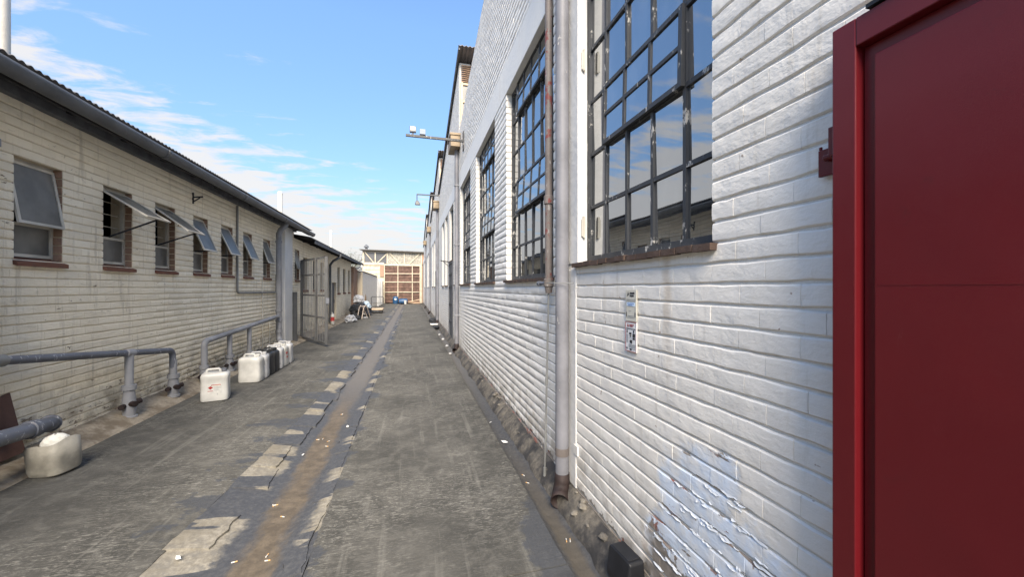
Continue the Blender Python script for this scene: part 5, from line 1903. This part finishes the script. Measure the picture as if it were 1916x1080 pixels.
# cut down container with foam in it, rusty plate, dark bait box
t = thing('cut_container', (-2.98, 4.22, 0.03), 'dirty white container cut open at the top beside the drain pipe', 'container', rz=R(-12))
m = MB()
N_ = 40
rings = []
for (f, z) in ((0.80, 0.0), (0.93, 0.012), (0.99, 0.045), (1.0, 0.12), (1.01, 0.22)):
    r_ = sring(0.138 * f, 0.13 * f, z * 1.25, N_, 4.0)
    if z == 0.22:
        r_ = [(x, y, 0.255 + 0.04 * math.cos(math.atan2(y, x) + 0.4) * 1.0 + 0.018 * math.sin(3 * math.atan2(y, x) + 1)) for x, y, z_ in r_]
    rings.append(r_)
m.loft(rings, True, False)
o = m.build('shell', M['plastic_old'], t, smooth=True, local=True)
s_ = o.modifiers.new('thick', 'SOLIDIFY'); s_.thickness = 0.006; s_.offset = -1
o.rotation_euler = (R(2), R(-3), 0)
t2 = thing('foam_lump', (-3.0, 4.24, 0.24), 'white foam lump with rust specks stuffed in the cut container', 'foam')
m = MB()
rg = []
for i in range(9):
    a = math.pi * i / 8
    rg.append([(0.095 * math.sin(a) * math.cos(k * math.pi / 10) * (1 + 0.12 * fbm(k * .7, i * .8)), 0.075 * math.sin(a) * math.sin(k * math.pi / 10), -0.10 * math.cos(a) + 0.035) for k in range(20)])
m.loft(rg)
o = m.build('lump', M['foam'], t2, local=True)
o.rotation_euler = (R(25), R(18), R(30))
m = MB()
for k in range(5):
    m.box(-0.03 + k * 0.014, -0.02 + k * 0.014, -0.045, -0.03, 0.095 + 0.01 * (k % 2), 0.115 + 0.01 * (k % 3))
o2 = m.build('rust_speck', M['pipe_red'], t2, local=True)

m = MB()
m.add([(-3.34, 3.35, 0.16), (-3.34, 4.43, 0.16), (-3.425, 4.40, 0.70), (-3.425, 3.35, 0.52), (-3.349, 3.35, 0.16), (-3.349, 4.43, 0.16), (-3.434, 4.40, 0.70), (-3.434, 3.35, 0.52)],
      [(0, 1, 2, 3), (7, 6, 5, 4), (0, 4, 5, 1), (1, 5, 6, 2), (2, 6, 7, 3), (3, 7, 4, 0)])
tag(m.build('rusty_plate', M['brown_plate'], origin=(-3.35, 3.9, 0.1)), 'rusty brown steel plate leaning on cream wall behind the drain pipe', 'plate')

t = thing('bait_box', (1.125, 1.87, 0.02), 'black plastic bait box wedged in the gutter against white wall', 'bait box', rz=R(6))
t.scale = (0.8, 0.8, 0.8)
m = MB()
poly = [(-0.070, 0.0), (0.070, 0.0), (0.075, 0.05), (0.062, 0.205), (-0.050, 0.205), (-0.072, 0.05)]
ringa = [(x, -0.105, z) for x, z in poly]; ringb = [(x, 0.105, z) for x, z in poly]
m.loft([[(x * .93, -0.118, 0.006 + z * .9) for x, z in poly], ringa, ringb, [(x * .93, 0.118, 0.006 + z * .9) for x, z in poly]])
m.build('body', M['black'], t, local=True, bevel=0.006)
m = MB(); m.box(-0.045, 0.055, -0.09, 0.09, 0.2055, 0.212); m.build('lid', M['black'], t, local=True, bevel=0.003)
m = MB(); m.tube([(-0.03, -0.1195, 0.04), (-0.03, -0.1175, 0.04)], 0.022, 12); m.build('entry_hole', M['shade_black'], t, local=True)

# rubble and paint flakes along the foot of the white wall
for k in range(26):
    y = random.uniform(1.35, 3.2) if k < 16 else random.uniform(3.2, 9)
    x = A - random.uniform(0.01, 0.09)
    s_ = random.uniform(0.012, 0.035)
    m = MB()
    rg = []
    for i in range(5):
        a = math.pi * i / 4
        rg.append([(s_ * math.sin(a) * math.cos(j * math.pi / 4 + .3) * random.uniform(.7, 1.2), s_ * 1.3 * math.sin(a) * math.sin(j * math.pi / 4 + .3) * random.uniform(.7, 1.2), -s_ * .7 * math.cos(a)) for j in range(8)])
    m.loft(rg)
    o = m.build('rubble', M['stone'])
    o.location = (x, y, 0.10 - (A - x) * 1.05 + s_ * 0.35)
    tag(o, 'small chip of rubble on the haunching at the foot of white wall', 'rubble', 'rubble chips under the white wall')

# ------------------------------------------------------------------ litter
def dz_drain(x, y):
    L, Rr, c0 = drain_left(y) + 0.012, -0.612, -0.92
    s_ = (x - c0) / ((Rr - c0) if x > c0 else (c0 - L))
    z = -0.082 + 0.078 * min(1.0, abs(s_) ** 1.25)
    if abs(s_) < 0.34: z = max(z, -0.064)
    return z + 0.007 * fbm(x * 6, y * 3, 2.0) + 0.004 * fbm(x * 22, y * 20, 4.0)


mbutt = MB()
mbutt.mi = 0; mbutt.tube([(-0.012, 0, 0), (0.006, 0, 0)], 0.0034, 8)
mbutt.mi = 1; mbutt.tube([(0.006, 0, 0), (0.020, 0, 0)], 0.0036, 8)
me_butt = mbutt.mesh('cigarette_butt', [M['paper'], M['filter']])
spots = []
for k in range(12):
    y = random.uniform(2.5, 5.6)
    spots.append((-0.92 + random.gauss(0, 0.09), y, 'd'))
for k in range(6):
    spots.append((1.0 + random.gauss(0, 0.04), random.uniform(1.9, 4.2), 'g'))
for x, y, w in spots:
    o = bpy.data.objects.new('cigarette_butt', me_butt)
    COL.objects.link(o)
    z = dz_drain(x, y) + 0.005 if w == 'd' else -0.076
    o.location = (x, y, z)
    o.rotation_euler = (0, random.uniform(-.1, .1), random.uniform(0, 6.28))
    if w == 'd':
        tag(o, 'cigarette butt lying in the brown silt of the central drain', 'cigarette butt', 'butts in the central drain')
    else:
        tag(o, 'cigarette butt lying in the gutter along the white wall', 'cigarette butt', 'butts in the wall gutter')
m = MB()
for k, (x, y, z, s_) in enumerate(((0.985, 4.1, -0.066, 0.035), (-0.74, 4.95, -0.035, 0.025), (-1.05, 4.25, -0.045, 0.016), (0.96, 4.75, -0.066, 0.016), (-1.36, 2.75, -0.005, 0.02))):
    m = MB()
    a = random.uniform(0, 3)
    c_, d_ = math.cos(a), math.sin(a)
    pts = [(-1, -.6, 0), (0, -.5, .35), (1, -.6, .1), (-1, .5, .15), (0, .6, .0), (1.1, .4, .4)]
    m.add([(x + s_ * (p[0] * c_ - p[1] * d_), y + s_ * (p[0] * d_ + p[1] * c_), z + s_ * p[2]) for p in pts], [(0, 1, 4, 3), (1, 2, 5, 4)])
    o = m.build('paper_scrap', M['paper'], origin=(x, y, z))
    s2 = o.modifiers.new('t', 'SOLIDIFY'); s2.thickness = 0.001
    tag(o, 'crumpled white paper scrap in the gutter by white wall' if x > 0 else 'crumpled white paper scrap on the edge of the central drain', 'paper', 'paper scraps')


# ------------------------------------------------------------------ heap by the yard wall, trolley, drums
def blob(name, loc, r_, mat, label, cat, seed=0, sq=(1, 1, 1), par=None, amp=0.3, group=None):
    m = MB()
    rg = []
    for i in range(1, 14):
        a = math.pi * i / 14
        row = []
        for j in range(22):
            b = 2 * math.pi * j / 22
            d = Vector((math.sin(a) * math.cos(b), math.sin(a) * math.sin(b), -math.cos(a)))
            k = 1 + amp * fbm(d.x * 2 + seed, d.y * 2, d.z * 2) + amp * 0.35 * fbm(d.x * 7 + seed, d.y * 7, d.z * 7)
            row.append((d.x * r_ * k * sq[0], d.y * r_ * k * sq[1], max(-r_ * .55 * sq[2], d.z * r_ * k * sq[2]) + r_ * .55 * sq[2]))
        rg.append(row)
    m.loft(rg)
    o = m.build(name, mat, smooth=False)
    o.location = loc
    return tag(o, label, cat, group)


blob('refuse_bag', (-2.75, 22.6, 0.05), 0.50, M['bag_k'], 'bulging black refuse bag in the heap by workshop corner', 'bag', 1, (1.0, 1.5, 1.0))
blob('refuse_bag', (-2.75, 24.2, 0.05), 0.46, M['bag_k'], 'dark refuse sack at the trolley end of the heap', 'bag', 4, (1.0, 1.3, 0.8))
blob('plastic_bag', (-2.85, 22.9, 0.80), 0.27, M['bag_w'], 'white plastic bag crowning the rubbish heap', 'bag', 7, (1, 1.3, 1.1))
blob('plastic_bag', (-2.62, 23.7, 0.48), 0.30, M['bag_b'], 'pale blue plastic bag draped over the rubbish heap', 'bag', 9, (1, 1.7, .9))
blob('plastic_bag', (-2.80, 19.6, 0.03), 0.24, M['bag_w'], 'white plastic bag lying alone near the workshop door', 'bag', 12, (1.0, 2.0, .9))
blob('plastic_bag', (-2.42, 22.2, 0.0), 0.14, M['bag_w'], 'small white plastic scrap at the foot of the heap', 'bag', 15, (1.0, 1.8, .5))
t = thing('chair_frame', (-2.55, 21.6, 0.02), 'bent tubular chair frame leaning on the rubbish heap', 'chair frame')
m = MB()
for dx in (0.0, 0.22):
    m.tube([(-2.72 + dx, 21.3, 0.03), (-2.66 + dx, 21.6, 0.60), (-2.60 + dx, 21.75, 0.72), (-2.52 + dx, 21.85, 0.62), (-2.30 + dx * .6, 22.15, 0.03)], 0.022, 8)
m.tube([(-2.63, 21.68, 0.68), (-2.41, 21.68, 0.68)], 0.018, 8)
m.build('tube_frame', M['tubing'], t, smooth=True, local=False)
blob('dark_rag', (-2.80, 21.2, 0.06), 0.22, M['rag'], 'dark rag bundle under the bent chair frame', 'rag', 21, (1.2, 1.6, .5))
m = MB()
m.add([(-2.98, 27.0, 0.2), (-2.98, 28.3, 0.2), (-2.985, 27.9, 1.05), (-2.985, 27.5, 1.25), (-2.985, 27.05, 0.8)], [(0, 1, 2, 3, 4)])
o = m.build('cardboard_sheet', M['card'], origin=(-2.98, 27.6, 0.2)); s_ = o.modifiers.new('t', 'SOLIDIFY'); s_.thickness = 0.012
tag(o, 'torn brown cardboard propped on the pale yard wall', 'cardboard')
t = thing('platform_trolley', (-2.2, 26.9, 0.0), 'flat timber platform trolley with tubular push handle', 'trolley')
m = MB(); m.box(-2.65, -1.80, 26.1, 27.5, 0.24, 0.31); m.build('deck', M['board'], t)
m = MB(); m.tube([(-2.62, 27.42, 0.3), (-2.62, 27.44, 1.0), (-2.56, 27.45, 1.06), (-1.9, 27.45, 1.06), (-1.84, 27.44, 1.0), (-1.84, 27.42, 0.3)], 0.025, 8)
m.tube([(-2.62, 27.44, 0.62), (-1.84, 27.44, 0.62)], 0.018, 8); m.build('handle', M['gate'], t, smooth=True)
m = MB(); m.box(-2.05, -1.82, 26.12, 26.3, 0.08, 0.235); m.build('undercarriage', M['rafter'], t)
for (x, y) in ((-2.55, 26.25), (-1.90, 26.25), (-2.55, 27.35), (-1.90, 27.35)):
    m = MB(); m.tube([(x - .03, y, 0.11), (x + .03, y, 0.11)], 0.11, 14); m.build('wheel', M['black'], t, smooth=True)
t = thing('fire_extinguisher', (-3.22, 17.6, 0.08), 'white and red extinguisher standing by the workshop downpipe', 'extinguisher')
m = MB(); m.tube([(-3.22, 17.6, .09), (-3.22, 17.6, .12), (-3.22, 17.6, .48), (-3.22, 17.6, .54), (-3.22, 17.6, .58)], [0.06, 0.075, 0.075, 0.05, 0.025], 14); m.build('cylinder', M['plastic_w'], t, smooth=True)
m = MB(); m.tube([(-3.22, 17.6, .25), (-3.22, 17.6, .42)], 0.0765, 14); m.build('label_band', M['red'], t, smooth=True)
m = MB(); m.box(-3.23, -3.21, 17.50, 17.64, .58, .62); m.build('valve_handle', M['plastic_w'], t)

t = thing('blue_drum', (-1.62, 42.2, 0), 'blue plastic drum standing upright before the slatted barn', 'drum')
m = MB(); m.tube([(-1.62, 42.2, 0), (-1.62, 42.2, .03), (-1.62, 42.2, .3), (-1.62, 42.2, .33), (-1.62, 42.2, .62), (-1.62, 42.2, .74), (-1.62, 42.2, .80)], [.27, .29, .29, .30, .29, .25, .12], 20); m.build('body', M['drum'], t, smooth=True)
m = MB(); m.box(-1.72, -1.52, 41.88, 41.92, .42, .56); m.build('label', M['paper'], t)
t = thing('blue_drum', (-0.85, 42.2, 0), 'blue plastic drum lying on its side before the barn', 'drum')
m = MB(); m.tube([(-1.28, 42.2, .27), (-1.25, 42.2, .27), (-1.0, 42.2, .27), (-.97, 42.2, .27), (-.45, 42.2, .27), (-.42, 42.2, .27)], [.25, .27, .27, .28, .27, .25], 20); m.build('body', M['drum'], t, smooth=True)
m = MB(); m.tube([(-.42, 42.1, .36), (-.38, 42.1, .36)], .04, 10); m.build('bung', M['black'], t, smooth=True)
t = thing('white_tub', (-0.62, 41.6, 0), 'small white tub beside the fallen blue drum', 'tub')
m = MB(); m.tube([(-.62, 41.6, 0), (-.62, 41.6, .36)], [.11, .13], 16); m.build('body', M['plastic_w'], t, smooth=True)
m = MB(); m.tube([(-.62, 41.6, .36), (-.62, 41.6, .385)], .137, 16); m.build('lid', M['plastic_w'], t, smooth=True)
for k in range(9):
    m = MB()
    a = random.uniform(-.08, .08)
    z = 0.04 + 0.075 * (k // 3)
    yb_ = 42.0 + 0.25 * (k % 3)
    m.bar((-0.35, yb_ - a * 3, z), (0.85, yb_ + a * 3, z + (0.25 if k > 6 else 0)), 0.14, 0.06)
    tag(m.build('timber_plank', M['board'] if k % 2 else M['rust_slat'], origin=(0.2, yb_, z)), 'old timber plank in the loose stack before the slatted shutters', 'plank', 'planks stacked before the barn')

# debris by the far doors on the factory side
blob('dark_rag', (1.0, 16.3, -0.02), 0.15, M['rag'], 'black rag dumped in the wall gutter by a downpipe', 'rag', 33, (.9, 2.2, .45))
blob('dark_rag', (0.98, 18.9, -0.02), 0.20, M['rag'], 'black cloth heap outside the tall factory doorway', 'rag', 36, (0.9, 2.2, .7))
m = MB(); m.box(0.80, 1.12, 17.1, 17.5, 0.03, 0.06); m.box(0.92, 1.0, 17.2, 17.4, -0.05, 0.03)
tag(m.build('concrete_tile', M['pilaster'], origin=(0.96, 17.3, -0.05)), 'loose grey tile lying across the wall gutter', 'tile')
for k, (x, y, s_) in enumerate(((0.99, 11.3, .035), (0.96, 9.95, .03), (1.0, 12.8, .04), (0.97, 14.1, .035))):
    o = blob('plastic_cup', (x, y, -0.07), s_ * 1.15, M['plastic_c'], 'crushed white cup lying in the wall gutter past the downpipe', 'cup', 50 + k, (1, 1.4, .8), group='crushed cups in the wall gutter')

# ------------------------------------------------------------------ flues and tree behind the roofs
for (x, y, zt, r_, lb) in ((-5.0, 16.94, 5.44, 0.095, 'pale flue with rounded cap rising behind the store roof end'), (-5.0, 26.8, 5.35, 0.075, 'thin pale flue rising behind the workshop roof')):
    t = thing('flue_pipe', (x, y, 3.5), lb, 'flue')
    r_ *= 0.9
    m = MB(); m.tube([(x, y, 3.2), (x, y, zt - 0.08)], r_, 16); m.build('pipe', M['pole'], t, smooth=True)
    m = MB(); m.tube([(x, y, zt - 0.085), (x, y, zt - 0.03), (x, y, zt)], [r_ + .008, r_ + .006, r_ * .45], 16); m.build('cap', M['band'], t, smooth=True)
t = thing('flue_pipe', (-5.1, 6.30, 3.6), 'fat pale flue rising through the near store roof', 'flue')
m = MB(); m.tube([(-5.12, 6.43, 3.6), (-5.12, 6.43, 7.2)], 0.10, 18); m.build('pipe', M['pole'], t, smooth=True)
m = MB(); m.tube([(-5.12, 6.43, 7.2), (-5.12, 6.43, 7.28)], [0.13, 0.05], 18); m.build('cap', M['band'], t, smooth=True)

tree = thing('thorn_tree', (-6.9, 46, 0), 'spreading grey green thorn tree behind the workshop roof', 'tree')
m = MB()
base = Vector((-6.9, 46, 0))
m.tube([base + Vector((0, 0, -0.1)), base + Vector((.05, 0, 1.6)), base + Vector((.0, .1, 3.2))], [.2, .16, .12], 10)
tips = []
r2 = random.Random(5)
for k in range(11):
    a = 2 * math.pi * k / 11 + r2.uniform(-.2, .2)
    ln = r2.uniform(1.2, 2.2)
    s0 = base + Vector((0, .1, 2.4 + r2.uniform(0, .8)))
    e = s0 + Vector((math.cos(a) * ln, math.sin(a) * ln, r2.uniform(1.2, 2.3)))
    md = (s0 + e) / 2 + Vector((0, 0, .25))
    m.tube([s0, md, e], [.07, .045, .015], 6)
    tips += [md, e, (md + e) / 2]
m.build('trunk', M['bark'], tree, smooth=True)
m = MB()
for tp in tips:
    for k in range(150):
        p = tp + Vector((r2.gauss(0, .42), r2.gauss(0, .42), r2.gauss(.1, .22)))
        s_ = r2.uniform(.03, .07)
        u = Vector((r2.uniform(-1, 1), r2.uniform(-1, 1), r2.uniform(-.4, .4))).normalized() * s_
        w = u.cross(Vector((r2.uniform(-1, 1), r2.uniform(-1, 1), 1))).normalized() * s_ * .5
        m.add([p - u, p + w, p + u, p - w], [(0, 1, 2, 3)])
m.build('crown', M['leaf'], tree)
